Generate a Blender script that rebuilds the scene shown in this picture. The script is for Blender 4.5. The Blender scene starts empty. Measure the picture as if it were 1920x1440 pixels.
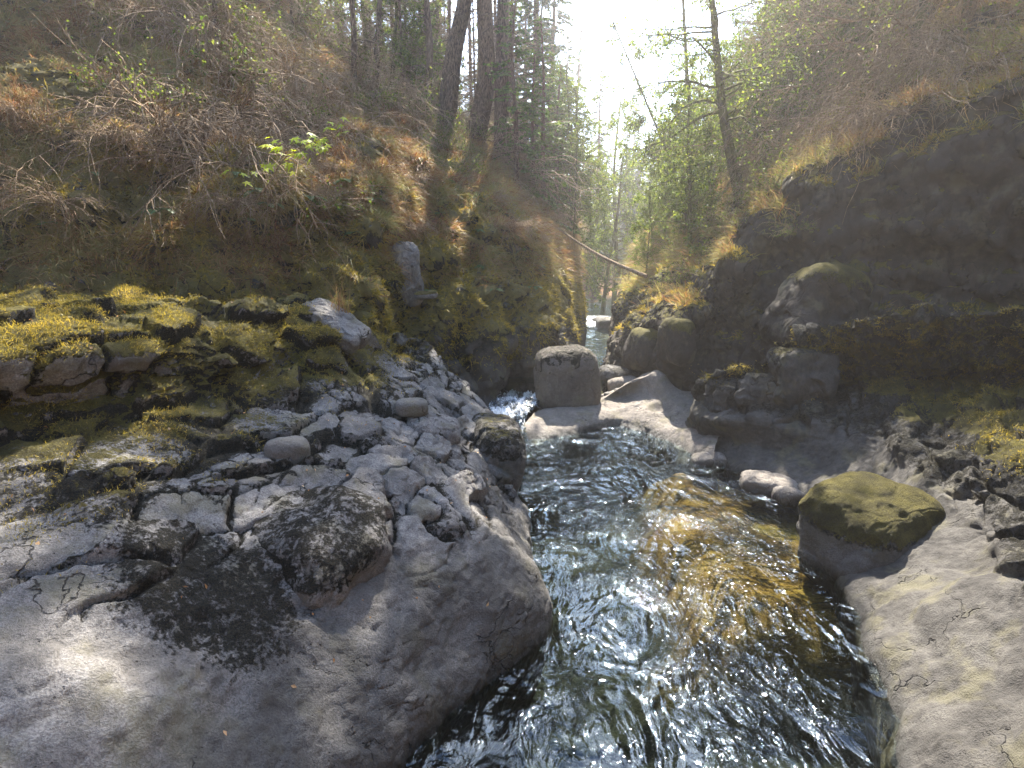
import bpy, math, random
import numpy as np
from mathutils import Vector, Matrix

R = math.radians
SC = bpy.context.scene
COL = SC.collection

# ------------------------------------------------------------------ camera, world, sun
CAM_H = 4.2
PITCH = 11.6
F_PX = 1067.0                      # focal length in pixels of a 1920 x 1440 picture
cd = bpy.data.cameras.new('camera'); cam = bpy.data.objects.new('camera', cd); COL.objects.link(cam)
cam.location = (0, 0, CAM_H); cam.rotation_euler = (R(90 - PITCH), 0, 0)
cd.sensor_fit = 'HORIZONTAL'; cd.sensor_width = 36; cd.lens = 36 * F_PX / 1920
cd.clip_start = 0.05; cd.clip_end = 3000
SC.camera = cam

SUN_AZ, SUN_EL = 5.0, 52.0        # degrees right of the view direction, above the horizon
sdir = Vector((math.sin(R(SUN_AZ)) * math.cos(R(SUN_EL)), math.cos(R(SUN_AZ)) * math.cos(R(SUN_EL)), math.sin(R(SUN_EL))))
ld = bpy.data.lights.new('sun', 'SUN'); ld.energy = 5.0; ld.angle = R(0.5); ld.color = (1.0, 0.93, 0.82)
sun = bpy.data.objects.new('sun', ld); COL.objects.link(sun); sun.rotation_euler = sdir.to_track_quat('Z', 'Y').to_euler()
w = bpy.data.worlds.new('World'); SC.world = w; w.use_nodes = True
nt = w.node_tree; bg = nt.nodes['Background']; sky = nt.nodes.new('ShaderNodeTexSky')
sky.sky_type = 'NISHITA'; sky.sun_disc = False; sky.sun_elevation = R(SUN_EL); sky.sun_rotation = R(SUN_AZ)
sky.air_density = 1.4; sky.dust_density = 1.5; sky.ozone_density = 6.0
nt.links.new(sky.outputs[0], bg.inputs[0]); bg.inputs[1].default_value = 0.15
SC.view_settings.view_transform = 'Standard'; SC.view_settings.look = 'None'
SC.view_settings.gamma = 1; SC.view_settings.exposure = 2.25
SC.cycles.max_bounces = 6; SC.cycles.transparent_max_bounces = 10
SC.cycles.diffuse_bounces = 3; SC.cycles.glossy_bounces = 3; SC.cycles.sample_clamp_indirect = 4
SC.cycles.caustics_reflective = False; SC.cycles.caustics_refractive = False
SC.cycles.volume_bounces = 0

# ------------------------------------------------------------------ maths
PC, PS = math.cos(R(PITCH)), math.sin(R(PITCH))
def ray(px, py):
    u = (720 - py) / F_PX
    return np.array([(px - 960) / F_PX, PC + u * PS, -PS + u * PC])
def PY(px, py, Y):                  # the point seen at a place of the photograph, Y metres ahead
    d = ray(px, py); return np.array([0, 0, CAM_H]) + d * (Y / d[1])
def PZ(px, py, z):                  # the same, at height z
    d = ray(px, py); return np.array([0, 0, CAM_H]) + d * ((z - CAM_H) / d[2])

def _hash(ix, iy, iz, k=0):
    h = (ix.astype(np.int64) * 374761393 + iy.astype(np.int64) * 668265263 + iz.astype(np.int64) * 2147483647 + k * 974634777) & 0xffffffff
    h = ((h ^ (h >> 13)) * 1274126177) & 0xffffffff
    h = ((h ^ (h >> 16)) * 2246822519) & 0xffffffff
    return ((h ^ (h >> 15)) & 0xffffff) / float(0xffffff)
def vnoise(p, k=0):
    i = np.floor(p).astype(np.int64); f = p - i; u = f * f * f * (f * (f * 6 - 15) + 10)
    x, y, z = i[:, 0], i[:, 1], i[:, 2]; r = 0
    for dx in (0, 1):
        wx = u[:, 0] if dx else 1 - u[:, 0]
        for dy in (0, 1):
            wy = u[:, 1] if dy else 1 - u[:, 1]
            for dz in (0, 1):
                wz = u[:, 2] if dz else 1 - u[:, 2]
                r = r + wx * wy * wz * _hash(x + dx, y + dy, z + dz, k)
    return r * 2 - 1
_rot = np.array([[0.36, 0.48, -0.8], [-0.8, 0.6, 0.0], [0.48, 0.64, 0.6]])
def fbm(p, scale, octv=4, gain=0.5, k=0, ridged=False):
    q = p / scale; a = 1.0; s = 0; t = 0
    for o in range(octv):
        n = vnoise(q, k + o * 7)
        if ridged: n = 1 - 2 * np.abs(n)
        s = s + a * n; t += a; a *= gain; q = (q @ _rot.T) * 2.03 + 11.3
    return s / t
def vor(p, k=0):                    # distance to nearest, second nearest, random triple of the nearest cell, vector to it
    i = np.floor(p).astype(np.int64); n = len(p)
    f1 = np.full(n, 9.0); f2 = np.full(n, 9.0); cid = np.zeros((n, 3)); vec = np.zeros((n, 3))
    for dx in (-1, 0, 1):
        for dy in (-1, 0, 1):
            for dz in (-1, 0, 1):
                cx, cy, cz = i[:, 0] + dx, i[:, 1] + dy, i[:, 2] + dz
                r = np.stack([_hash(cx, cy, cz, k + 1), _hash(cx, cy, cz, k + 2), _hash(cx, cy, cz, k + 3)], 1)
                v = p - (np.stack([cx, cy, cz], 1) + r)
                d = np.sqrt((v * v).sum(1)); m = d < f1
                f2 = np.where(m, f1, np.minimum(f2, d)); f1 = np.where(m, d, f1)
                cid[m] = r[m]; vec[m] = v[m]
    return f1, f2, cid, vec
def sstep(a, b, x): t = np.clip((x - a) / (b - a), 0, 1); return t * t * (3 - 2 * t)

def catmull(P, t):                  # P (n, ...) at parameters t in 0..n-1
    n = len(P); i = np.clip(np.floor(t).astype(int), 0, n - 2); f = (t - i).reshape((-1,) + (1,) * (P.ndim - 1))
    g = lambda j: P[np.clip(j, 0, n - 1)]
    p0, p1, p2, p3 = g(i - 1), g(i), g(i + 1), g(i + 2)
    p0 = np.where((i - 1 < 0).reshape(f.shape), 2 * p1 - p2, p0); p3 = np.where((i + 2 > n - 1).reshape(f.shape), 2 * p2 - p1, p3)
    T = 0.42
    m1 = T * (p2 - p0); m2 = T * (p3 - p1)
    return (2*f**3 - 3*f**2 + 1) * p1 + (f**3 - 2*f**2 + f) * m1 + (-2*f**3 + 3*f**2) * p2 + (f**3 - f**2) * m2
def params(n, lens, total):         # parameters spaced by the length of each span, about `total` samples
    c = np.concatenate([[0], np.cumsum(lens)]); s = np.linspace(0, c[-1], total)
    return np.interp(s, c, np.arange(n))
def loft(rows, nv, nu, near=None):  # rows: list of rows of 3-D points -> grid (nv, nu, 3)
    G = np.array(rows, float)
    lu = np.linalg.norm(np.diff(G, axis=1), axis=2); dist = np.linalg.norm(G - np.array([0, 0, CAM_H]), axis=2)
    wu = (lu / ((dist[:, 1:] + dist[:, :-1]) / 2)).mean(0) if near else lu.mean(0)
    lv = np.linalg.norm(np.diff(G, axis=0), axis=2)
    wv = (lv / ((dist[1:] + dist[:-1]) / 2)).mean(1) if near else lv.mean(1)
    A = catmull(G, params(len(G), wv, nv))
    B = catmull(A.transpose(1, 0, 2), params(G.shape[1], wu, nu)).transpose(1, 0, 2)
    return B
def gnormals(G):
    du = np.gradient(G, axis=1); dv = np.gradient(G, axis=0); n = np.cross(du, dv)
    n /= np.linalg.norm(n, axis=2, keepdims=True) + 1e-9
    return n
def facing(G):
    n = gnormals(G); v = np.array([0, 0, CAM_H + 2]) - G
    return G[:, ::-1].copy() if (n * v).sum(2).mean() < 0 else G

# ------------------------------------------------------------------ mesh helpers
def mesh(name, V, Fq, mat, smooth=True, attrs=None, uv=None):
    """V (n,3), Fq list of arrays (m,3) or (m,4)"""
    V = np.asarray(V, np.float32)
    if not isinstance(Fq, (list, tuple)): Fq = [Fq]
    Fq = [np.asarray(f, np.int32) for f in Fq if len(f)]
    me = bpy.data.meshes.new(name); me.vertices.add(len(V)); me.vertices.foreach_set('co', V.ravel())
    loops = np.concatenate([f.ravel() for f in Fq]); cnt = np.concatenate([np.full(len(f), f.shape[1], np.int32) for f in Fq])
    me.loops.add(len(loops)); me.loops.foreach_set('vertex_index', loops)
    me.polygons.add(len(cnt)); me.polygons.foreach_set('loop_start', np.concatenate([[0], np.cumsum(cnt)[:-1]]).astype(np.int32))
    me.update(calc_edges=True); me.validate()
    if smooth: me.polygons.foreach_set('use_smooth', np.ones(len(me.polygons), bool))
    if attrs:
        for k, a in attrs.items():
            at = me.attributes.new(k, 'FLOAT', 'POINT'); at.data.foreach_set('value', np.asarray(a, np.float32))
    me.materials.append(mat)
    return me
def link(name, me, parent=None, loc=(0, 0, 0)):
    o = bpy.data.objects.new(name, me); COL.objects.link(o); o.location = loc
    if parent: o.parent = parent
    return o
def tag(o, label=None, cat=None, group=None, kind=None):
    if label: o['label'] = label
    if cat: o['category'] = cat
    if group: o['group'] = group
    if kind: o['kind'] = kind
    return o
def gridfaces(nv, nu):
    i = np.arange(nv * nu).reshape(nv, nu)
    return np.stack([i[:-1, :-1], i[:-1, 1:], i[1:, 1:], i[1:, :-1]], -1).reshape(-1, 4)
def gridmesh(name, G, mat, attrs=None):
    nv, nu = G.shape[:2]
    return mesh(name, G.reshape(-1, 3), gridfaces(nv, nu), mat, attrs=attrs)
class Geo:                          # collects pieces into one mesh
    def __init__(s): s.V = []; s.Q = []; s.T = []; s.n = 0; s.A = []
    def add(s, V, Q=None, T=None, a=0.5):
        V = np.asarray(V); s.V.append(V)
        if Q is not None and len(Q): s.Q.append(np.asarray(Q) + s.n)
        if T is not None and len(T): s.T.append(np.asarray(T) + s.n)
        s.A.append(np.broadcast_to(np.asarray(a, float), (len(V),))); s.n += len(V)
    def mesh(s, name, mat, smooth=True):
        f = []
        if s.Q: f.append(np.concatenate(s.Q))
        if s.T: f.append(np.concatenate(s.T))
        return mesh(name, np.concatenate(s.V), f, mat, smooth, {'tint': np.concatenate(s.A)})
def tube(geo, pts, rad, sides=5, a=0.5):
    pts = np.asarray(pts, float); n = len(pts); rad = np.broadcast_to(np.asarray(rad, float), (n,))
    d = np.gradient(pts, axis=0); d /= np.linalg.norm(d, axis=1, keepdims=True) + 1e-9
    ref = np.array([0, 0, 1.0]) if abs(d[:, 2].mean()) < 0.8 else np.array([1.0, 0, 0])
    s = np.cross(d, ref); s /= np.linalg.norm(s, axis=1, keepdims=True) + 1e-9; t = np.cross(s, d)
    th = np.arange(sides) * 2 * math.pi / sides
    V = pts[:, None] + rad[:, None, None] * (np.cos(th)[None, :, None] * s[:, None] + np.sin(th)[None, :, None] * t[:, None])
    i = np.arange(n * sides).reshape(n, sides); j = np.roll(i, -1, axis=1)
    Q = np.stack([i[:-1], j[:-1], j[1:], i[1:]], -1).reshape(-1, 4)
    geo.add(V.reshape(-1, 3), Q, a=a)
    return V
rs = np.random.RandomState(7)
def rnd(a, b, n=None): return rs.uniform(a, b, n)
def unit(v): return v / (np.linalg.norm(v, axis=-1, keepdims=True) + 1e-9)
def leaves(geo, pos, dirn, nrm, L, W, a=None, curl=0.15):
    """a pointed four-sided leaf folded along its midrib at every position"""
    n = len(pos)
    if n == 0: return
    L = np.broadcast_to(L, (n,))[:, None]; W = np.broadcast_to(W, (n,))[:, None]
    d = unit(dirn); s = unit(np.cross(d, nrm)); u = np.cross(s, d)
    V = np.stack([pos, pos + d*L*0.45 + s*W*0.5 + u*W*curl, pos + d*L - u*L*curl, pos + d*L*0.45 - s*W*0.5 + u*W*curl], 1)
    i = np.arange(n)[:, None] * 4
    T = np.concatenate([i + [0, 1, 2], i + [0, 2, 3]])
    a = rnd(0, 1, n) if a is None else np.broadcast_to(a, (n,))
    geo.add(V.reshape(-1, 3), T=T, a=np.repeat(a, 4))
def blades(geo, pos, dirn, L, W, bend, a=None):
    """curved tapering blades; bend is a vector added at the tip"""
    n = len(pos)
    if n == 0: return
    L = np.broadcast_to(L, (n,))[:, None]; W = np.broadcast_to(W, (n,))[:, None]; bend = np.broadcast_to(bend, (n, 3))
    d = unit(dirn); s = unit(np.cross(d, rs.normal(size=(n, 3))))
    p1 = pos + d*L*0.5 + bend*L*0.22; p2 = pos + d*L + bend*L
    V = np.stack([pos - s*W/2, pos + s*W/2, p1 + s*W*0.36, p1 - s*W*0.36, p2], 1)
    i = np.arange(n)[:, None] * 5
    a = rnd(0, 1, n) if a is None else np.broadcast_to(a, (n,))
    geo.add(V.reshape(-1, 3), Q=i + [0, 1, 2, 3], T=i + [3, 2, 4], a=np.repeat(a, 5))

# ------------------------------------------------------------------ materials
class M:
    def __init__(s, name):
        s.m = bpy.data.materials.new(name); s.m.use_nodes = True; s.t = s.m.node_tree; s.n = s.t.nodes; s.n.clear()
        s.out = s.n.new('ShaderNodeOutputMaterial')
    def node(s, t, **kw):
        n = s.n.new('ShaderNode' + t)
        for k, v in kw.items(): setattr(n, k, v)
        return n
    def lk(s, a, b): s.t.links.new(a, b)
    def set(s, sock, v):
        if hasattr(v, 'is_linked') or hasattr(v, 'links'): s.lk(v, sock)
        elif isinstance(v, (tuple, list)) and len(v) == 3 and sock.type == 'RGBA': sock.default_value = (*v, 1)
        else: sock.default_value = v
    def pos(s):
        if not hasattr(s, '_p'): s._p = s.node('NewGeometry')
        return s._p.outputs['Position']
    def nz(s):
        s.pos(); x = s.node('SeparateXYZ'); s.lk(s._p.outputs['Normal'], x.inputs[0]); return x.outputs[2]
    def z(s):
        x = s.node('SeparateXYZ'); s.lk(s.pos(), x.inputs[0]); return x.outputs[2]
    def noise(s, scale, detail=4, rough=0.55, vec=None, dist=0.0):
        n = s.node('TexNoise'); n.inputs['Scale'].default_value = scale; n.inputs['Detail'].default_value = detail
        n.inputs['Roughness'].default_value = rough; n.inputs['Distortion'].default_value = dist
        s.lk(vec if vec is not None else s.pos(), n.inputs['Vector']); return n.outputs['Fac']
    def mapv(s, scale, rot=(0, 0, 0), vec=None):
        n = s.node('Mapping'); n.inputs['Scale'].default_value = scale; n.inputs['Rotation'].default_value = rot
        s.lk(vec if vec is not None else s.pos(), n.inputs[0]); return n.outputs[0]
    def vor(s, scale, feat='F1', vec=None):
        n = s.node('TexVoronoi', feature=feat); n.inputs['Scale'].default_value = scale
        s.lk(vec if vec is not None else s.pos(), n.inputs['Vector']); return n.outputs[0]
    def attr(s, name):
        n = s.node('Attribute'); n.attribute_name = name; return n.outputs['Fac']
    def math(s, op, a, b=0.0, c=0.0):
        n = s.node('Math', operation=op); s.set(n.inputs[0], a); s.set(n.inputs[1], b); s.set(n.inputs[2], c); return n.outputs[0]
    def map(s, v, a, b, c=0.0, d=1.0):
        n = s.node('MapRange'); s.set(n.inputs[0], v); n.inputs[1].default_value = a; n.inputs[2].default_value = b
        n.inputs[3].default_value = c; n.inputs[4].default_value = d; n.interpolation_type = 'SMOOTHSTEP'; return n.outputs[0]
    def ramp(s, v, stops):
        n = s.node('ValToRGB'); s.set(n.inputs[0], v); e = n.color_ramp.elements
        while len(e) < len(stops): e.new(0.5)
        for i, (p, c) in enumerate(stops): e[i].position = p; e[i].color = (*c, 1)
        return n.outputs[0]
    def mix(s, f, a, b):
        n = s.node('Mix', data_type='RGBA'); s.set(n.inputs[0], f); s.set(n.inputs[6], a); s.set(n.inputs[7], b); return n.outputs[2]
    def bump(s, h, dist, strength=1.0, nrm=None):
        n = s.node('Bump'); s.set(n.inputs['Height'], h); n.inputs['Distance'].default_value = dist; n.inputs['Strength'].default_value = strength
        if nrm is not None: s.lk(nrm, n.inputs['Normal'])
        return n.outputs[0]
    def bsdf(s, col, rough=0.8, nrm=None, spec=0.3):
        b = s.node('BsdfPrincipled'); s.set(b.inputs['Base Color'], col); s.set(b.inputs['Roughness'], rough)
        b.inputs['Specular IOR Level'].default_value = spec
        if nrm is not None: s.lk(nrm, b.inputs['Normal'])
        return b.outputs[0]
    def done(s, sh): s.lk(sh, s.out.inputs[0]); return s.m

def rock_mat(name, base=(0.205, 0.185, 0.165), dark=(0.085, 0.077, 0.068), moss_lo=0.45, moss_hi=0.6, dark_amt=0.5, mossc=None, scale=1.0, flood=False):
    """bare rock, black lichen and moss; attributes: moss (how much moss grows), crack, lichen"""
    m = M(name)
    n1 = m.noise(1.3 * scale, 5, 0.6, dist=0.4); n2 = m.noise(9 * scale, 6, 0.65); n3 = m.noise(60, 4, 0.7); n4 = m.noise(190, 2, 0.6)
    str_ = m.noise(3.0, 5, 0.6, vec=m.mapv((1.6, 1.0, 0.5), (0.3, 0.7, 0.4)))
    c = m.mix(m.map(m.math('ADD', m.math('MULTIPLY', n1, 0.6), m.math('MULTIPLY', n2, 0.4)), 0.36, 0.64), dark, base)
    c = m.mix(m.map(str_, 0.5, 0.75, 0, 0.35), c, (base[0] * 1.35, base[1] * 1.33, base[2] * 1.3))
    c = m.mix(m.map(n3, 0.40, 0.60, 0.55, 0), c, (0.055, 0.05, 0.044))
    c = m.mix(m.map(n4, 0.56, 0.7, 0, 0.3), c, (base[0] * 1.5, base[1] * 1.5, base[2] * 1.5))
    c = m.mix(m.map(m.noise(2.2, 4, 0.6), 0.50, 0.66, 0, 0.55), c, (0.15, 0.135, 0.075))
    c = m.mix(m.map(m.noise(1.7, 5, 0.65, vec=m.mapv((1.8, 0.7, 0.7), (0.2, 0.3, 0.9)), dist=0.5), 0.50, 0.62, 0, 0.5), c, dark)       # greenish brown film
    if flood: c = m.mix(m.map(m.math('ADD', m.z(), m.math('MULTIPLY', n1, 0.8)), 1.35, 1.75, 0.56, 0.0), c, (0.045, 0.042, 0.036))
    vm = m.node('VectorMath', operation='ADD'); nv = m.node('TexNoise'); nv.inputs['Scale'].default_value = 2.5; nv.inputs['Detail'].default_value = 4; m.lk(m.pos(), nv.inputs['Vector'])
    m.lk(m.pos(), vm.inputs[0]); m.lk(nv.outputs['Color'], vm.inputs[1])
    ck = m.vor(0.9, 'DISTANCE_TO_EDGE', m.mapv((1.0, 0.6, 1.5), (0.4, 0.5, 0.8), vm.outputs[0]))
    ckm = m.math('MULTIPLY', m.map(ck, 0.0, 0.012, 1.0, 0.0), m.map(m.noise(0.9, 3), 0.52, 0.58))
    c = m.mix(m.math('MULTIPLY', ckm, 0.8), c, (0.025, 0.022, 0.018))
    pit = m.map(m.vor(24), 0.10, 0.2, 1.0, 0.0); pit = m.math('MULTIPLY', pit, m.map(m.noise(4, 3), 0.5, 0.62)); c = m.mix(m.math('MULTIPLY', pit, 0.55), c, (0.035, 0.03, 0.026))
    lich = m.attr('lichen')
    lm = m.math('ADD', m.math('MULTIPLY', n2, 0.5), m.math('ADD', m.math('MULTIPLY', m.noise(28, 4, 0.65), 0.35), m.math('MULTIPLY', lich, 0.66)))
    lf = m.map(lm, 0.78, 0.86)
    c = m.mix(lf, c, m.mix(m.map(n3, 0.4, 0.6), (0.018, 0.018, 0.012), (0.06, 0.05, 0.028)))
    mo = m.attr('moss')
    mm = m.math('ADD', m.math('MULTIPLY', m.noise(5, 5, 0.65, dist=0.3), 0.55), m.math('ADD', m.math('MULTIPLY', m.noise(34, 3, 0.6), 0.3), m.math('MULTIPLY', mo, 0.7)))
    mf = m.map(mm, 0.80, 0.90)
    mc = m.ramp(m.math('ADD', m.math('MULTIPLY', m.noise(3.1, 3, 0.6), 0.55), m.math('MULTIPLY', m.noise(70, 3, 0.7), 0.45)),
                mossc or [(0.28, (0.045, 0.04, 0.012)), (0.45, (0.13, 0.11, 0.024)), (0.6, (0.26, 0.22, 0.045)), (0.78, (0.36, 0.28, 0.075))])
    c = m.mix(mf, c, mc)
    c = m.mix(m.map(m.math('ADD', m.z(), m.math('MULTIPLY', n2, -0.16)), -0.06, 0.12, 0.8, 0), c, (0.02, 0.018, 0.014))                       # wet band at the water
    rough = m.map(m.z(), 0.02, 0.2, 0.3, 0.85)
    h = m.math('ADD', m.math('MULTIPLY', n2, 0.6), m.math('ADD', m.math('MULTIPLY', n3, 0.42), m.math('MULTIPLY', n4, 0.08)))
    h = m.math('SUBTRACT', h, m.math('ADD', m.math('MULTIPLY', ckm, 0.8), m.math('MULTIPLY', pit, 0.3)))
    nn = m.bump(h, 0.06 , 0.95)
    mh = m.math('MULTIPLY', m.math('ADD', m.noise(120, 3, 0.7), m.math('MULTIPLY', m.noise(35, 3, 0.6), 1.2)), m.math('MAXIMUM', mf, m.math('MULTIPLY', lf, 0.6)))
    nn = m.bump(mh, 0.035, 0.9, nn)
    return m.done(m.bsdf(c, rough, nn, 0.35))
def soil_mat(name):
    m = M(name)
    n1 = m.noise(0.9, 5, 0.6, dist=0.5); n2 = m.noise(7, 5, 0.65); n3 = m.noise(55, 4, 0.7)
    v = m.math('ADD', m.math('MULTIPLY', n1, 0.5), m.math('ADD', m.math('MULTIPLY', n2, 0.3), m.math('MULTIPLY', n3, 0.2)))
    c = m.ramp(v, [(0.32, (0.05, 0.035, 0.02)), (0.44, (0.13, 0.075, 0.035)), (0.52, (0.26, 0.13, 0.055)), (0.6, (0.22, 0.17, 0.06)), (0.72, (0.13, 0.13, 0.04))])
    return m.done(m.bsdf(c, 0.95, m.bump(m.math('ADD', m.math('MULTIPLY', n3, 0.4), n2), 0.08, 0.8), 0.1))
def bark_mat(name, c1, c2, moss=0.3):
    m = M(name)
    v = m.mapv((1, 1, 0.22)); n = m.noise(26, 5, 0.7, vec=v); n2 = m.noise(3, 3)
    c = m.mix(m.map(n, 0.4, 0.62), c1, c2); c = m.mix(m.map(n2, 0.62 - moss * 0.3, 0.75 - moss * 0.3, 0, moss), c, (0.14, 0.14, 0.035))
    return m.done(m.bsdf(c, 0.9, m.bump(n, 0.06, 1.0), 0.15))
def leaf_mat(name, stops, trans=0.45, rough=0.55):
    m = M(name)
    v = m.math('ADD', m.math('MULTIPLY', m.attr('tint'), 0.75), m.math('MULTIPLY', m.noise(1.2, 2), 0.25))
    c = m.ramp(v, stops)
    d = m.bsdf(c, rough, None, 0.3)
    t = m.node('BsdfTranslucent'); 
    g = m.node('HueSaturation'); g.inputs['Saturation'].default_value = 1.1; g.inputs['Value'].default_value = 1.25; m.lk(c, g.inputs['Color']); m.lk(g.outputs[0], t.inputs[0])
    x = m.node('MixShader'); x.inputs[0].default_value = trans; m.lk(d, x.inputs[1]); m.lk(t.outputs[0], x.inputs[2])
    return m.done(x.outputs[0])
def water_mat(name, tint, foam=False):
    m = M(name)
    wv = m.mapv((1.0, 0.55, 1.0), (0, 0, R(-14)))
    a = m.noise(1.3, 3, 0.5, vec=wv, dist=1.0); b = m.noise(4.2, 3, 0.5, vec=wv, dist=1.8); c = m.noise(15, 4, 0.6, vec=wv, dist=1.2)
    rb = m.math('SUBTRACT', 1.0, m.math('ABSOLUTE', m.math('MULTIPLY', m.math('SUBTRACT', b, 0.5), 5.0)))      # sharp-crested ripples
    calm = m.map(m.noise(0.6, 2, 0.5), 0.44, 0.60, 0.15, 0.9)
    h = m.math('ADD', m.math('MULTIPLY', a, 0.9), m.math('MULTIPLY', calm, m.math('ADD', m.math('MULTIPLY', b, 0.55), m.math('ADD', m.math('MULTIPLY', rb, 0.045), m.math('MULTIPLY', c, 0.05)))))
    nn = m.bump(h, 0.18, 1.0)
    fr = m.node('Fresnel'); fr.inputs[0].default_value = 1.5; m.lk(nn, fr.inputs['Normal'])
    gl = m.node('BsdfGlossy'); gl.inputs['Roughness'].default_value = 0.03; gl.inputs[0].default_value = (0.72, 0.87, 1.0, 1); m.lk(nn, gl.inputs['Normal'])  # gloss tinted blue, putting sky blue into the reflections
    tr = m.node('BsdfTransparent'); tr.inputs[0].default_value = (*tint, 1)
    x = m.node('MixShader'); m.lk(fr.outputs[0], x.inputs[0]); m.lk(tr.outputs[0], x.inputs[1]); m.lk(gl.outputs[0], x.inputs[2])
    f = m.attr('foam')
    ff = m.map(m.math('ADD', m.math('MULTIPLY', m.noise(14, 5, 0.7, dist=1.0), 0.8), m.math('MULTIPLY', f, 0.62)), 0.72, 0.95)
    wh = m.bsdf((0.82, 0.86, 0.88), 0.5, m.bump(m.noise(30, 4, 0.7), 0.05), 0.4)
    y = m.node('MixShader'); m.lk(ff, y.inputs[0]); m.lk(x.outputs[0], y.inputs[1]); m.lk(wh, y.inputs[2])
    return m.done(y.outputs[0])

MT = {}
MT['rock'] = rock_mat('grey_rock', base=(0.34, 0.32, 0.295), dark=(0.13, 0.12, 0.11), flood=True)
MT['ledge'] = rock_mat('pale_ledge_rock', base=(0.33, 0.29, 0.245), dark=(0.18, 0.155, 0.13))
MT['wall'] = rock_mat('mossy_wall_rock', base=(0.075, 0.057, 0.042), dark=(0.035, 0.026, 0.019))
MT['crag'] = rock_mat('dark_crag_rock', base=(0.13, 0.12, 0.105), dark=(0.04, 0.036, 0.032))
MT['moss_l'] = rock_mat('left_wall_rock', base=(0.13, 0.115, 0.095), dark=(0.06, 0.05, 0.038),
                        mossc=[(0.28, (0.10, 0.08, 0.03)), (0.44, (0.21, 0.17, 0.055)), (0.58, (0.32, 0.26, 0.08)), (0.78, (0.40, 0.30, 0.12))])
MT['soil'] = soil_mat('forest_soil')
MT['bark'] = bark_mat('brown_bark', (0.07, 0.047, 0.033), (0.26, 0.175, 0.12), 0.2)
MT['bark_far'] = bark_mat('far_bark', (0.09, 0.055, 0.04), (0.22, 0.14, 0.10), 0.1)
MT['bark_moss'] = bark_mat('mossy_bark', (0.05, 0.04, 0.025), (0.13, 0.11, 0.07), 0.8)
MT['twig'] = bark_mat('dry_twig', (0.22, 0.15, 0.09), (0.50, 0.37, 0.24), 0.1)
MT['fir'] = leaf_mat('fir_needles', [(0.1, (0.02, 0.045, 0.018)), (0.5, (0.045, 0.085, 0.03)), (0.9, (0.10, 0.14, 0.04))], 0.35)
MT['fir_y'] = leaf_mat('young_fir_needles', [(0.1, (0.05, 0.09, 0.02)), (0.5, (0.11, 0.17, 0.035)), (0.9, (0.20, 0.26, 0.06))], 0.45)
MT['dead'] = leaf_mat('dead_needles', [(0.1, (0.09, 0.06, 0.035)), (0.5, (0.19, 0.13, 0.08)), (0.9, (0.28, 0.21, 0.13))], 0.3)
MT['leaf'] = leaf_mat('alder_leaves', [(0.1, (0.05, 0.085, 0.015)), (0.5, (0.13, 0.18, 0.03)), (0.9, (0.27, 0.29, 0.06))], 0.55)
MT['leaf_b'] = leaf_mat('maple_leaves', [(0.1, (0.26, 0.33, 0.02)), (0.5, (0.42, 0.50, 0.03)), (0.9, (0.62, 0.62, 0.06))], 0.6)
MT['fern'] = leaf_mat('fern_fronds', [(0.1, (0.05, 0.10, 0.03)), (0.6, (0.12, 0.19, 0.06)), (0.9, (0.22, 0.28, 0.11))], 0.4)
MT['grass'] = leaf_mat('dry_grass', [(0.1, (0.14, 0.07, 0.035)), (0.35, (0.33, 0.16, 0.075)), (0.6, (0.42, 0.31, 0.14)), (0.9, (0.28, 0.29, 0.09))], 0.4)
MT['mossb'] = leaf_mat('moss_tufts', [(0.1, (0.12, 0.095, 0.03)), (0.5, (0.32, 0.26, 0.055)), (0.9, (0.52, 0.38, 0.09))], 0.4)
MT['water'] = water_mat('river_water', (0.88, 0.90, 0.76))

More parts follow.
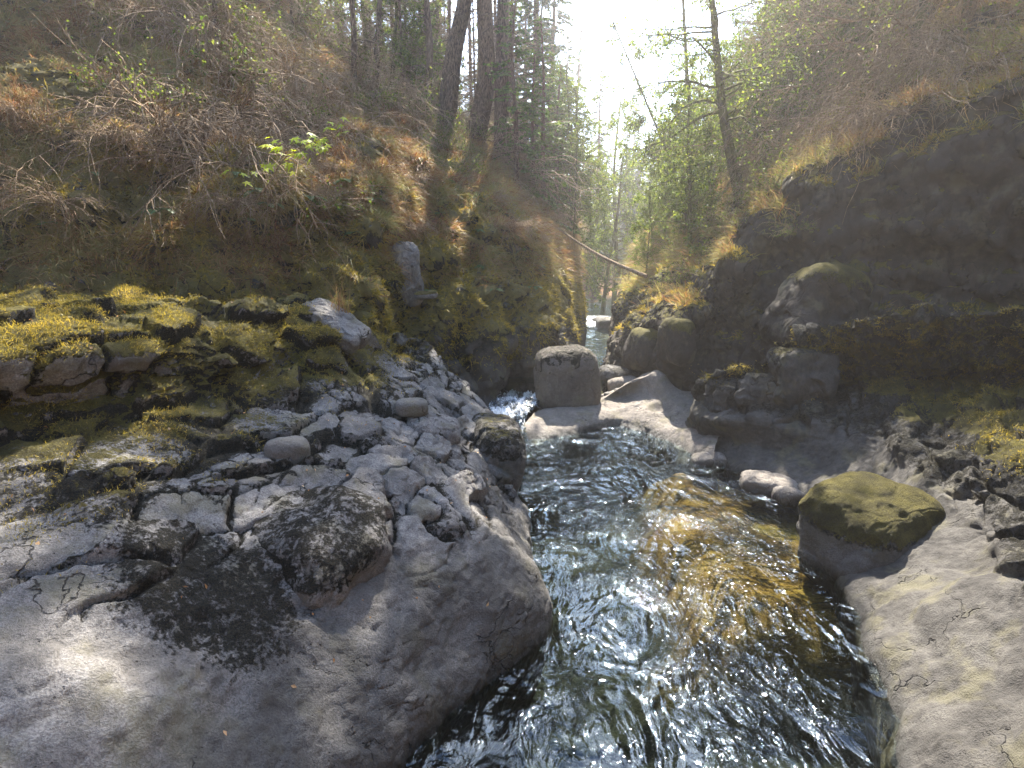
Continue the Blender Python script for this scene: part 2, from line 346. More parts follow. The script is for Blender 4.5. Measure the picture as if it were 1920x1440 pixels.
# ------------------------------------------------------------------ rock sculpting
def rock_displace(G, amp=0.25, scale=1.5, blk=0.08, bs=0.7, crack=0.09, fine=0.012, smooth=None, k=0, aniso=(1, 1, 1.6), blk2=0.35, cw=0.05):
    """large shape, fractured blocks with cracks between them, fine relief. Returns grid and crack mask."""
    nv, nu = G.shape[:2]; N = gnormals(G).reshape(-1, 3); P = G.reshape(-1, 3)
    sm = np.ones(len(P)) if smooth is None else smooth.reshape(-1)
    P = P + N * (fbm(P, scale, 4, 0.5, k) * amp)[:, None]
    A = np.array(aniso)
    warp = np.stack([fbm(P, bs * 1.3, 3, 0.5, k + 20 + j) for j in range(3)], 1) * bs * 0.45
    Q = ((P + warp) @ _rot.T) / bs / A
    f1, f2, cid, vec = vor(Q, k)
    e = f2 - f1
    off = (cid[:, 0] - 0.5) * 2 * blk + (vec * (cid - 0.5)).sum(1) * blk * 3.4
    cr = np.exp(-(e / cw) ** 1.2)
    rnd_ = sstep(0, 0.12, e)
    P = P + N * (sm * (off * rnd_ - crack * cr + blk * 0.25 * rnd_))[:, None]
    Q2 = ((P + warp * 0.5) @ _rot) / (bs * blk2) / A[::-1]
    g1, g2, c2, v2 = vor(Q2, k + 50)
    e2 = g2 - g1; gate = sstep(-0.05, 0.3, fbm(P, bs * 2, 2, 0.5, k + 9)); cr2 = np.exp(-(e2 / 0.06) ** 1.2) * gate
    P = P + N * (sm * ((c2[:, 0] - 0.5) * blk * 0.35 * sstep(0, 0.12, e2) * (0.3 + 0.7 * gate) - crack * 0.35 * cr2 + (v2 * (c2 - 0.5)).sum(1) * blk * 0.4))[:, None]
    P = P + N * (fbm(P, 0.22, 4, 0.55, k + 5) * fine * 2.0 + fbm(P, 0.06, 2, 0.5, k + 6) * fine * 0.6)[:, None]
    cm = np.clip(np.exp(-(e / 0.10) ** 1.2) + np.exp(-(e2 / 0.12) ** 1.2) * gate * 0.6, 0, 1) * np.clip(sm, 0, 1)
    return P.reshape(nv, nu, 3), cm
def moss_attrs(G, cm, lo, hi, z0, z1, nz0=0.1, nz1=0.7, lich=0.5, extra=0.0, side=0.35):
    n = gnormals(G).reshape(-1, 3); P = G.reshape(-1, 3)
    up = sstep(nz0, nz1, n[:, 2]); hz = sstep(z0, z1, P[:, 2] + 0.3 * fbm(P, 1.2, 3))
    moss = np.clip(lo + (hi - lo) * hz * (side + (1 - side) * up) + extra, 0, 1)
    lichen = np.clip(np.clip(lich * (0.25 + 0.75 * hz) * (0.4 + 0.6 * up), 0, 0.52) + cm * 0.55, 0, 1.2)
    return {'moss': moss, 'lichen': lichen, 'crack': cm}

def under(row, dz, dx=0.0, dy=0.0): return [p + np.array([dx, dy, 0]) * 1.0 - np.array([0, 0, p[2] + dz]) for p in row]
Z = lambda L: [PZ(*a) for a in L]
Y = lambda L: [PY(*a) for a in L]

# left foreground outcrop: from the water line up to its crest
L1 = [
 Z([(300,1900,0),(600,1560,0),(735,1432,0),(835,1335,0),(935,1255,0),(1010,1183,0),(1003,1090,0),(985,1000,0),(958,935,0),(955,880,0),(945,830,0)]),
 Z([(0,1700,.9),(380,1560,.7),(600,1400,.5),(720,1290,.5),(840,1200,.5),(975,1120,.5),(985,1040,.55),(960,960,.55),(948,905,.5),(972,855,.55),(955,805,.5)]),
 Z([(-300,1500,1.6),(100,1350,1.5),(350,1250,1.3),(520,1150,1.2),(740,1095,1.05),(850,1060,1.05),(930,1000,.95),(930,930,.9),(925,880,.85),(950,825,.9),(935,785,.85)]),
 Z([(-500,1250,2.0),(-100,1150,1.9),(200,1100,1.8),(430,1030,1.65),(640,980,1.55),(800,950,1.5),(860,900,1.4),(880,860,1.3),(880,830,1.25),(905,790,1.25),(905,755,1.2)]),
 Z([(-600,1000,2.4),(-200,930,2.3),(150,900,2.2),(430,880,2.0),(620,865,1.9),(740,850,1.85),(800,820,1.75),(820,795,1.7),(830,770,1.65),(850,740,1.6),(860,715,1.6)]),
 Z([(-700,850,2.9),(-250,790,2.8),(120,760,2.7),(430,740,2.5),(560,760,2.2),(650,750,2.2),(720,740,2.1),(760,730,2.0),(780,715,1.95),(800,695,1.95),(830,680,1.95)]),
 Z([(-700,700,3.6),(-250,670,3.45),(120,650,3.35),(430,650,3.1),(540,650,2.95),(620,655,2.85),(680,665,2.6),(720,665,2.4),(745,655,2.35),(775,650,2.3),(810,650,2.25)]),
 Y([(-700,600,7.5),(-250,580,8),(120,565,8.6),(430,560,9.3),(520,555,10),(590,560,10.6),(650,600,11),(690,632,11.5),(720,640,12.5),(750,636,13.5),(785,636,14)]),
]
L1 = [under(L1[0], 1.6, -0.25, 0.0)] + L1 + [[p + np.array([-0.5, 1.0, -0.9]) for p in L1[-1]]]
G = facing(loft(L1, 620, 720, near=True))
thr = 1.0 + 0.3 * np.maximum(0, -G[..., 0] - 1.1)
sm = 0.10 + 1.0 * sstep(0.0, 0.4, G[..., 2] - thr + 0.25 * fbm(G.reshape(-1, 3), 1.0, 2).reshape(G.shape[:2]) + 0.7 * sstep(6.0, 8.0, G[..., 1]))
G = G + gnormals(G) * (0.055 * fbm(G.reshape(-1, 3) * np.array([1, 1, 1.6]), 0.7, 4, 0.55, 23, ridged=True)).reshape(G.shape[:2])[..., None]
G, cm = rock_displace(G, 0.2, 1.5, 0.085, 0.75, 0.09, 0.014, sm, k=3, aniso=(1.0, 0.75, 1.7))
at = moss_attrs(G, cm, 0.0, 1.0, 1.5, 3.0, -0.1, 0.7, 0.85)
P_ = G.reshape(-1, 3)
at['lichen'] = np.maximum(at['lichen'], 0.66 * sstep(1.3, 0.35, np.hypot((P_[:, 0] + 2.55) * 0.9, P_[:, 1] - 4.35)))   # black stain on the slab
tag(link('rocky_bank', gridmesh('rocky_bank', G, MT['rock'], at)), kind='structure')
GL1 = G

# left canyon wall and hillside
L2 = [
 Y([(-900,760,7),(-300,740,8.5),(200,720,9.5),(480,700,11),(680,760,13),(830,790,15.2),(915,775,16.6),(935,765,18.3),(1005,745,18.8),(1060,700,22),(1092,650,28),(1088,625,33)]),
 Y([(-900,600,8),(-300,590,9.5),(200,580,10.5),(480,560,12),(660,600,13.5),(810,630,15.8),(905,640,17),(930,640,18.6),(990,640,19),(1060,625,22.5),(1096,610,28),(1092,600,33.5)]),
 Y([(-900,430,9),(-300,430,10.3),(200,440,11.5),(440,450,12.5),(620,490,14),(780,505,16.2),(880,510,17.6),(915,510,19),(980,520,19.8),(1050,520,23.5),(1082,530,28.8),(1088,545,35)]),
 Y([(-900,250,11),(-300,250,12),(200,270,13),(440,330,14),(600,370,15.5),(750,400,17.5),(850,400,19.2),(900,400,20.5),(960,415,21.8),(1030,440,25),(1066,455,30),(1082,485,36)]),
 Y([(-900,50,14),(-300,60,15),(200,100,16),(440,180,17.5),(600,240,19),(740,290,21),(830,305,22.5),(890,315,23.7),(950,335,25),(1015,385,28.5),(1057,415,33),(1076,445,39)]),
 Y([(-900,-320,18),(-300,-300,19),(200,-220,20.5),(440,-60,22.5),(600,90,24.5),(740,205,26),(830,245,27.3),(890,265,28.5),(950,290,30),(1015,355,33),(1055,392,38),(1074,428,44)]),
]
L2 += [[p + np.array([-6, 10, 3.5]) for p in L2[-1]], [p + np.array([-26, 34, 9]) for p in L2[-1]], [p + np.array([-80, 100, 14]) for p in L2[-1]]]
L2 = [under(L2[0], 1.5, -0.3, 0)] + L2
G = facing(loft(L2[:8], 620, 720, near=True))
sm = 0.35 + 0.65 * sstep(8.5, 6.5, G[..., 2])
farL = 1 - 0.75 * sstep(19, 25, G[..., 1]); sm = sm * farL
G0 = G; G, cm = rock_displace(G, 1.1, 3.6, 0.22, 2.4, 0.10, 0.05, sm, k=31, aniso=(0.8, 0.8, 1.9), blk2=0.3)
G = G0 + (G - G0) * farL[..., None]; P_ = G.reshape(-1, 3)
G2 = G + farL[..., None] * gnormals(G) * (0.42 * fbm(P_, 1.5, 3, 0.55, 75, ridged=True) + 0.14 * fbm(P_, 0.5, 3, 0.6, 77)).reshape(G.shape[:2])[..., None]
at = moss_attrs(G2, cm, 0.05, 1.0, 1.2, 3.0, -0.5, 0.4, 0.7)
tag(link('hillside', gridmesh('hillside', G2, MT['moss_l'], at)), kind='structure')
GL2 = G2
G = facing(loft(L2[6:], 60, 120)); G = G + np.array([0, 0, 1]) * (fbm(G.reshape(-1, 3), 9, 3).reshape(G.shape[:2])[..., None] * 1.2 - 0.35)
tag(link('hillside', gridmesh('hillside', G, MT['soil'])), kind='structure'); GL3 = G

# right canyon wall and the slope above
R1 = [
 Y([(2700,1000,7.6),(2200,900,9.6),(1800,800,11.5),(1560,770,13),(1420,750,14.5),(1330,738,15.8),(1245,740,16.4),(1232,735,17.6),(1185,722,18.8),(1140,700,20.2),(1142,670,25),(1156,632,31),(1158,606,38)]),
 Y([(2700,600,7.6),(2200,590,9.8),(1800,580,11.9),(1560,580,13.4),(1420,600,14.9),(1330,625,15.9),(1252,640,16.1),(1235,650,17.3),(1190,655,18.4),(1150,655,20.4),(1152,635,25),(1158,615,31),(1160,592,38)]),
 Y([(2700,180,7.9),(2200,180,10.1),(1800,230,12.2),(1550,325,14.0),(1425,440,15.1),(1345,545,15.8),(1275,592,16.0),(1240,600,17.1),(1205,610,18.2),(1165,600,21),(1162,588,26),(1163,582,32),(1165,572,39)]),
 Y([(2700,-60,9.5),(2200,0,12),(1800,130,14),(1570,275,16),(1440,375,17.5),(1370,460,18.5),(1300,520,19),(1260,545,19.8),(1215,560,21),(1175,570,23.5),(1165,565,28.5),(1166,562,35),(1168,555,42)]),
 Y([(2700,-350,13),(2200,-250,16),(1800,-20,18),(1570,200,20),(1440,320,21.5),(1370,390,22.5),(1310,440,23.5),(1265,475,25),(1225,500,26.5),(1185,530,29),(1170,545,33.5),(1169,548,40),(1170,545,47)]),
 Y([(2700,-800,20),(2200,-600,22),(1800,-220,25),(1570,60,28),(1440,210,29),(1370,290,31),(1310,345,33),(1265,390,35),(1230,430,37),(1200,470,40),(1185,490,46),(1178,505,52),(1174,515,60)]),
]
R1 += [[p + np.array([10, 14, 5]) for p in R1[-1]], [p + np.array([60, 90, 20]) for p in R1[-1]]]
R1 = [under(R1[0], 1.5, 0.2, 0)] + R1
G = facing(loft(R1[:7], 520, 720, near=True))
sm = 0.55 + 0.45 * sstep(7, 5, G[..., 2])
farR = 1 - 0.7 * sstep(20, 27, G[..., 1]); sm = sm * farR
G, cm = rock_displace(G, 0.45, 2.6, 0.10, 1.9, 0.04, 0.035, sm, k=61, aniso=(0.9, 0.9, 1.6), blk2=0.32)
q = G.reshape(-1, 3); zz = q[:, 2] + 0.5 * fbm(q, 1.6, 3, 0.5, 71); lg = (zz / 1.15) % 1.0; lip_ = sstep(0, 0.25, lg) * (1 - sstep(0.55, 1.0, lg))
gate_ = sstep(-0.2, 0.25, fbm(q, 1.8, 2, 0.5, 72))
G = G + gnormals(G) * (0.14 * lip_ * gate_ + 0.20 * farR.ravel() * fbm(q, 0.9, 3, 0.55, 73, ridged=True) + 0.07 * fbm(q, 0.5, 3, 0.6, 77)).reshape(G.shape[:2])[..., None]
cm = cm * 0.3; at = moss_attrs(G, cm, 0.0, 1.0, 1.0, 2.6, 0.3, 0.7, 0.2, 0.0, 0.0)
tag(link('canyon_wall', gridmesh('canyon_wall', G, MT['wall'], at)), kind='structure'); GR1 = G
G = facing(loft(R1[6:], 50, 120)); G = G + np.array([0, 0, 1]) * (fbm(G.reshape(-1, 3), 9, 3).reshape(G.shape[:2])[..., None] * 1.2 - 0.35)
tag(link('hillside', gridmesh('hillside', G, MT['soil'])), kind='structure'); GR3 = G

# dark crag on the right bank
R2 = [
 Z([(1800,1800,0),(1660,1340,0),(1570,1080,0),(1530,960,0),(1490,925,0),(1405,893,0),(1350,872,0),(1300,843,0),(1284,815,.05)]),
 Z([(2000,1500,.8),(1850,1180,.8),(1740,1000,.7),(1620,905,.6),(1520,855,.55),(1440,842,.45),(1380,830,.42),(1322,812,.42),(1290,790,.45)]),
 Z([(2300,1250,1.6),(2050,1020,1.6),(1900,900,1.5),(1720,820,1.4),(1580,790,1.25),(1470,785,1.12),(1390,782,1.05),(1330,785,.9),(1298,775,.75)]),
 Z([(2500,900,2.6),(2200,760,2.6),(2000,700,2.5),(1780,670,2.3),(1600,680,2.05),(1480,705,1.75),(1405,722,1.5),(1345,730,1.35),(1308,745,1.05)]),
 Y([(2600,700,5.5),(2250,620,7),(2020,600,8.5),(1800,590,10.2),(1620,600,11.2),(1490,634,12.0),(1430,688,12.3),(1375,692,12.6),(1328,712,12.9)]),
]
R2 = [under(R2[0], 1.2, 0.3, 0.15)] + R2 + [[p + np.array([0.5, 1.1, -1.3]) for p in R2[-1]]]
R2 = [r + [r[-1] + np.array([0.25, 0.9, -0.5])] for r in R2]
G = facing(loft(R2, 420, 560, near=True))
sm = 0.06 + 1.0 * sstep(0.95, 1.2, G[..., 2])
G = G + gnormals(G) * (0.22 * fbm(G.reshape(-1, 3), 1.3, 3, 0.5, 17)).reshape(G.shape[:2])[..., None] * sstep(11.5, 9, G[..., 1])[..., None]
G, cm = rock_displace(G, 0.16, 1.1, 0.13, 0.55, 0.10, 0.014, sm, k=91, aniso=(1, 0.8, 1.2))
at = moss_attrs(G, cm, 0.0, 1.0, 1.3, 1.9, 0.1, 0.7, 0.5)
at['lichen'] = np.maximum(at['lichen'], 0.60 * sstep(0.95, 1.25, G[..., 2].ravel()))  # upper crag darkened through the lichen mask
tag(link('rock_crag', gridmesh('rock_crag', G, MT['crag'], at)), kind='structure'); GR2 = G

# pale water-worn ledge across the river
LE = [
 Z([(950,826,0.0),(1010,822,0.0),(1080,814,0.0),(1150,799,0.0),(1215,814,0.0),(1275,840,0.0),(1345,876,0)]),
 Z([(975,806,.16),(1025,795,.22),(1090,788,.25),(1155,775,.28),(1222,782,.35),(1288,800,.35),(1345,830,.4)]),
 Z([(1003,778,.25),(1045,770,.38),(1105,758,.42),(1175,742,.5),(1245,750,.6),(1308,757,.6),(1370,770,.6)]),
 Y([(1015,766,16.2),(1070,758,16.3),(1125,744,16.4),(1188,712,16.2),(1236,696,16.1),(1290,730,15.8),(1350,724,15.4)]),
]
LE = [under(LE[0], 0.9, -0.05, -0.6)] + LE + [[p + np.array([0, 1.0, -0.35]) for p in LE[-1]], [p + np.array([0, 2.4, -1.4]) for p in LE[-1]]]
G = facing(loft(LE, 260, 460, near=True))
N = gnormals(G).reshape(-1, 3); P_ = G.reshape(-1, 3)
P_ = P_ + N * (0.13 * fbm(P_, 1.0, 3, 0.45, 5) + 0.035 * fbm(P_, 0.3, 3, 0.5, 8) + 0.006 * fbm(P_, 0.05, 2, 0.5, 12))[:, None]
for px, py, r, dp in ((1240, 762, .34, .2), (1180, 735, .3, .12), (1265, 745, .25, .14), (1120, 775, .4, .1)):      # potholes worn by the river
    c = PZ(px, py, 0.5); d = np.hypot(P_[:, 0] - c[0], P_[:, 1] - c[1]); P_[:, 2] -= dp * np.exp(-(d / r) ** 4)
G = P_.reshape(G.shape)
cm = np.zeros(len(P_))
tag(link('rock_ledge', gridmesh('rock_ledge', G, MT['ledge'], {'moss': cm, 'lichen': cm + 0.08})), kind='structure'); GLE = G

# river bed
xs = np.linspace(-7, 11, 300); ys = np.linspace(0.3, 24, 360); X, YY = np.meshgrid(xs, ys)
wb = fbm(np.stack([X.ravel(), YY.ravel(), 0 * X.ravel()], 1), 1.6, 3, 0.5, 91).reshape(X.shape)
shelf = sstep(1.5, 3.3, X - 0.1 * (YY - 8) + wb * 0.5) * sstep(5.6, 7.3, YY + wb * 0.35) * sstep(16, 12, YY)
mid = sstep(1.3, 3.2, X + wb * 0.5) * sstep(6.3, 4.8, YY) * 0.42
bed = -2.0 + 1.58 * shelf + mid * 0.9
P_ = np.stack([X.ravel(), YY.ravel(), bed.ravel()], 1)
P_[:, 2] += 0.05 * fbm(P_, 0.9, 4, 0.5, 4) * (1 + 2 * (1 - shelf.ravel()))
f1, f2, cid, _ = vor(P_ / 0.3 * np.array([1, 1, 0.2]), 8); P_[:, 2] += 0.05 * cid[:, 0] * (1 - f1)
m = M('riverbed_stones')
n1 = m.noise(2.2, 4); n2 = m.noise(22, 5, 0.7)
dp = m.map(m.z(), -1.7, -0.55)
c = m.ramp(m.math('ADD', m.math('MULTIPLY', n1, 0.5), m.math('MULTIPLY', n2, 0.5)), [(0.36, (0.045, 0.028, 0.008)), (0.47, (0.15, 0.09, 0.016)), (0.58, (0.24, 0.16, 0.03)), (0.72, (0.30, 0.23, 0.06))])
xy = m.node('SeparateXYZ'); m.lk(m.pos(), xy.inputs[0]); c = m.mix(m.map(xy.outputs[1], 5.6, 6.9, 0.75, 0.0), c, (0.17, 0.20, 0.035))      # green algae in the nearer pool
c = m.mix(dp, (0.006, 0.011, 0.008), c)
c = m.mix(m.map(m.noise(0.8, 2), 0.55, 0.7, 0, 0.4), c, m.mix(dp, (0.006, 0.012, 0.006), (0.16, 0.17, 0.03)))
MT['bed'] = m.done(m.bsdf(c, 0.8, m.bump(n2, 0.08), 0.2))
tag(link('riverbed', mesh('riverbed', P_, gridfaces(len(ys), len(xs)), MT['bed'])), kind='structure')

# water: the near pool, the little fall, the upper pool, the riffle
def water_grid(x0, x1, y0, y1, nx, ny, z, amp=0.02, foam=None, fan=False):
    t = np.linspace(0, 1, ny); yy = (y0 * (y1 / y0) ** t) if y0 > 0 else np.linspace(y0, y1, ny); xx = np.linspace(x0, x1, nx); X, YY = np.meshgrid(xx, yy)
    if fan: X = X * (YY / y1 + 0.04)
    P = np.stack([X.ravel(), YY.ravel(), np.zeros(X.size)], 1)
    q = P + np.stack([fbm(P, 1.6, 2, k=40), fbm(P, 1.6, 2, k=41), np.zeros(len(P))], 1) * 0.8
    mk = 0.25 + 0.75 * sstep(-0.15, 0.3, fbm(P, 1.7, 2, 0.5, 47)); P[:, 2] = z + amp * (0.85 * fbm(q * np.array([1.0, 1.35, 1]), 0.9, 3, 0.5, 42) + 0.45 * mk * fbm((q + 3) * np.array([0.8, 1.5, 1]), 0.30, 3, 0.5, 44, ridged=True)) if not callable(z) else z(X, YY).ravel() + amp * fbm(q, 0.7, 4, 0.55, 42)
    fm = np.zeros(len(P)) if foam is None else foam(P)
    return mesh('water', P, gridfaces(ny, nx), MT['water'], attrs={'foam': fm})
def foam_glint_near(P):
    f = 0.85 * np.exp(-((P[:, 0] + 0.1) ** 2 / 0.5 + (P[:, 1] - 13.7) ** 2 / 0.8))
    for p0, p1, w_, s_ in (((1220, 868), (1300, 862), .10, .5), ((1330, 884), (1360, 878), .08, .5), ((1400, 965), (1500, 1025), .12, .52), ((1330, 935), (1400, 925), .10, .48), ((1235, 975), (1330, 1010), .06, .42), ((1150, 800), (1285, 842), .05, .45), ((1440, 905), (1520, 960), .08, .5)):  # white riffle streaks; the shelf-edge one paints in a line of sun glints
        a, b = PZ(*p0, 0), PZ(*p1, 0); d = b - a; t = np.clip(((P - a) @ d) / (d @ d), 0, 1); e = np.linalg.norm((P - a - t[:, None] * d)[:, :2], axis=1)
        f = f + s_ * np.exp(-(e / w_) ** 2)
    return f
link('river_water', water_grid(-9, 16, 2.2, 15.4, 900, 1000, 0.0, 0.035, foam_glint_near, True))['kind'] = 'structure'
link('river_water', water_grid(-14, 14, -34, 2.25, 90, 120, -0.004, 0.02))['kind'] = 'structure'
# fall between the left wall and the boulder
FL = [Y([(885,840,13.2),(920,835,13.2),(950,835,13.2),(990,832,13.2)]),
      Y([(895,800,14.3),(925,797,14.2),(955,795,14.2),(985,790,14.4)]),
      Y([(915,776,15.6),(935,772,15.6),(965,768,15.6),(1010,766,15.6)]),
      Y([(915,752,17.5),(940,750,17.5),(975,750,17.5),(1020,748,17.5)]),
      Y([(900,738,19.5),(950,738,19.5),(1000,738,19.5),(1060,738,19.5)])]
FL[0] = [p - np.array([0, 0, 0.12]) for p in FL[0]]
G = facing(loft(FL, 200, 120)); P_ = G.reshape(-1, 3)
P_[:, 2] += 0.26 * fbm(P_ * np.array([1.5, 0.8, 1]), 0.4, 4, 0.6, 3, ridged=True) + 0.07 * fbm(P_, 0.1, 3, 0.6, 4)
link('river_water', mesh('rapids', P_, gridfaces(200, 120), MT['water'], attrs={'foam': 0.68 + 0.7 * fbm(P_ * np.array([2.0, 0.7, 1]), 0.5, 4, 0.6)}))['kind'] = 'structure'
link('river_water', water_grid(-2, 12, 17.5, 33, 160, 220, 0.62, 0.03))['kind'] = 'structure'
def riff(X, YY): return 0.62 + 0.45 * sstep(33, 38, YY)
def riff_f(P): return 1.0 * np.exp(-((P[:, 1] - 36) / 2.2) ** 2)
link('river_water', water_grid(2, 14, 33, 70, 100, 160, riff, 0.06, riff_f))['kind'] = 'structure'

# low ground under and beyond everything
m = M('valley_ground'); MT['ground'] = m.done(m.bsdf(m.ramp(m.noise(0.05, 5), [(0.4, (0.05, 0.06, 0.02)), (0.6, (0.10, 0.09, 0.04))]), 0.95))
P_ = np.array([[-900, -300, -2.6], [900, -300, -2.6], [900, 2500, -2.6], [-900, 2500, -2.6]], float)
tag(link('ground', mesh('ground', P_, np.array([[0, 1, 2, 3]]), MT['ground'])), kind='structure')

# banks and forest floor beside and behind the viewer
az = np.linspace(R(62), R(298), 150); rr = np.array([5.5, 9, 13, 18, 30, 60, 120]); hh = np.array([-1.5, 3.2, 7.0, 10.5, 15, 20, 26])
dip = np.exp(-((az - math.pi) / R(13)) ** 2)
G = np.array([[[math.sin(a) * r, math.cos(a) * r, h * (1 - d_) - 1.6 * d_] for a, d_ in zip(az, dip)] for r, h in zip(rr, hh)])
G = facing(loft(list(G), 120, 300)); q = G.reshape(-1, 3)
G = G + gnormals(G) * (0.9 * fbm(q, 4, 4, 0.5, 5) + 0.3 * fbm(q, 1.0, 3, 0.5, 6)).reshape(G.shape[:2])[..., None]
GB = G; tag(link('hillside', gridmesh('hillside', G, MT['soil'])), kind='structure')

# far valley side closing the gorge
FR = [Y([(900,590,60),(1060,580,62),(1140,560,64),(1170,556,64),(1240,560,62),(1400,560,60)]),
      Y([(900,420,80),(1060,450,82),(1140,500,85),(1170,505,88),(1240,460,84),(1400,400,80)]),
      Y([(900,330,130),(1060,380,140),(1140,440,150),(1170,455,150),(1240,400,140),(1400,330,130)])]
FR.append([p + np.array([0, 300, 0]) for p in FR[-1]])
G = facing(loft(FR, 60, 60)); GF = G
tag(link('far_hill', gridmesh('far_hill', G, MT['soil'])), kind='structure')

# ------------------------------------------------------------------ boulders
_bv, _bf = None, None
def boulder_mesh(name, size, mat, k, n=120, blk=0.03, crack=0.02, amp=0.12, sq=0.75, moss=0.0, lichen=0.2, flat=0.0):
    """closed cube-sphere pushed towards a rounded block, then carved like the bank"""
    t = np.linspace(-1, 1, n); U, Vv = np.meshgrid(t, t); one = np.ones_like(U); faces = []; Ps = []
    for ax in range(3):
        for s in (-1, 1):
            c = [U, Vv, one * s] if s > 0 else [Vv, U, one * s]
            c = [c[(j - ax) % 3] for j in range(3)]
            Ps.append(np.stack(c, -1).reshape(-1, 3))
    P = np.concatenate(Ps); key = np.round(P * 1e4).astype(np.int64)
    _, idx, inv = np.unique(key, axis=0, return_index=True, return_inverse=True); inv = inv.ravel()
    Fq = np.concatenate([gridfaces(n, n) + q * n * n for q in range(6)]); Fq = inv[Fq]; P = P[idx]
    d = unit(P); L = (np.abs(d) ** (2 / sq * 1.2)).sum(1) ** (-sq / 2 / 1.2); P = d * (L[:, None])
    P *= np.array(size) / 2
    h = min(size)
    nrm = unit(P / (np.array(size) ** 2))
    P += nrm * (fbm(P + k * 7.1, h * 0.8, 3, 0.5, k) * amp * h)[:, None]
    wq = np.stack([fbm(P + k, h * 0.5, 3, 0.55, k + 40 + j) for j in range(3)], 1) * h * 0.45
    f1, f2, cid, vec = vor((P + wq + 3.3 * k) / (h * 0.62) / np.array([1, 0.8, 1.5]), k); e = f2 - f1
    cr = np.exp(-(e / 0.05) ** 1.3) * sstep(-0.1, 0.25, fbm(P, h * 0.7, 2, 0.5, k + 60))
    P += nrm * ((cid[:, 0] - .5) * blk * h * 2 * sstep(0, .3, e) - crack * h * cr)[:, None]
    P += nrm * (fbm(P, 0.2, 4, 0.55, k) * 0.02 + fbm(P, 0.05, 2, 0.5, k) * 0.005)[:, None] * min(1, h * 1.5)
    up = sstep(-0.1, 0.8, nrm[:, 2])
    return mesh(name, P, Fq, mat, attrs={'moss': np.clip(moss * (0.2 + up), 0, 1), 'lichen': np.clip(np.clip(lichen * (0.3 + up), 0, 0.6) + cr * 0.3, 0, 1.2)})
def boulder(px, py, Yd, size, rot, mat, label, k, name='boulder', cat='boulder', group=None, **kw):
    c = PY(px, py, Yd); o = link(name, boulder_mesh(name, size, MT[mat], k, **kw), loc=c); o.rotation_euler = [R(a) for a in rot]
    return tag(o, label, cat, group)
boulder(588, 1028, 5.42, (1.62, 1.35, 0.95), (14, 8, -25), 'rock', 'huge rounded grey boulder with dark moss cap, nearest the lower left', 3, n=220, moss=0.22, lichen=0.55, sq=0.8, blk=0.025, crack=0.012, amp=0.2)
MT['smooth'] = rock_mat('smooth_stone', base=(0.22, 0.21, 0.19), dark=(0.15, 0.14, 0.125))
boulder(538, 848, 6.5, (0.50, 0.42, 0.36), (0, 4, 20), 'smooth', 'smooth pale river stone sitting in a mossy pocket of the left bank', 5, n=60, blk=0, crack=0, amp=0.06, sq=0.8, lichen=0, name='river_stone', cat='stone')
boulder(772, 763, 8.7, (0.52, 0.36, 0.26), (6, 0, 10), 'smooth', 'oblong grey stone lying on top of the cracked left outcrop', 6, n=60, blk=0, crack=0, amp=0.06, lichen=0.1, name='river_stone', cat='stone')
boulder(812, 805, 8.7, (0.85, 0.8, 0.42), (12, 12, 15), 'rock', 'flat pale slab under the oblong stone on left outcrop', 7, n=110, lichen=0.35, blk=0.04, name='rock_slab', cat='rock')
boulder(815, 845, 8.4, (0.80, 0.6, 0.34), (10, 14, 5), 'rock', 'low grey slab wedged below the pale slab on left outcrop', 9, n=100, lichen=0.3, blk=0.04, name='rock_slab', cat='rock')
boulder(628, 610, 10.2, (1.25, 0.7, 0.42), (18, 32, -12), 'rock', 'tilted grey slab with moss on its upper end above the outcrop', 11, n=110, moss=0.35, lichen=0.3, blk=0.05, sq=0.55, name='rock_slab', cat='rock')
boulder(765, 515, 15.6, (0.75, 0.8, 1.75), (4, -3, 10), 'rock', 'upright bare grey rock pillar on the mossy left wall', 13, n=110, moss=0.1, lichen=0.3, blk=0.08, name='rock_pillar', cat='rock')
boulder(798, 553, 15.2, (0.62, 0.5, 0.22), (0, -4, 10), 'rock', 'small moss-topped stone shelf jutting from the left wall', 14, n=60, moss=0.6, lichen=0.3, name='rock_shelf', cat='rock')
boulder(925, 850, 9.9, (0.95, 1.7, 1.35), (0, 10, 12), 'rock', 'dark rounded rock at the water edge, downstream of the little fall', 15, n=160, moss=0.45, lichen=0.9, blk=0.04)
boulder(1362, 748, 12.75, (0.95, 0.8, 0.85), (6, 4, 15), 'crag', 'dark craggy block at the left tip of the crag, thin moss on top', 61, n=150, moss=0.42, lichen=0.5, sq=0.5, amp=0.28, blk=0.10, crack=0.05, name='rock_block', cat='rock')
boulder(1435, 742, 12.3, (1.0, 0.8, 1.0), (-8, 4, -20), 'crag', 'dark craggy block in the middle of the crag above the smooth shelf', 63, n=150, moss=0.42, lichen=0.5, sq=0.5, amp=0.28, blk=0.10, crack=0.05, name='rock_block', cat='rock')
boulder(1510, 712, 12.0, (1.2, 0.9, 1.45), (-4, -4, 10), 'crag', 'tallest dark craggy block, mossy on top, at the right of the crag', 65, n=170, moss=0.55, lichen=0.5, sq=0.5, amp=0.28, blk=0.10, crack=0.05, name='rock_block', cat='rock')
MT['mid'] = rock_mat('brown_boulder_rock', base=(0.25, 0.21, 0.17), dark=(0.12, 0.10, 0.08))
boulder(1061, 712, 16.2, (1.85, 1.7, 1.98), (0, -3, 10), 'mid', 'large rounded boulder standing on the pale ledge in midstream', 17, n=200, moss=0.35, lichen=0.5, blk=0.03, sq=0.62, amp=0.09)
boulder(1160, 705, 18.4, (1.3, 1.1, 0.6), (0, 10, 10), 'rock', 'low dark boulder behind the pale ledge beside the upper pool', 18, n=100, lichen=0.4)
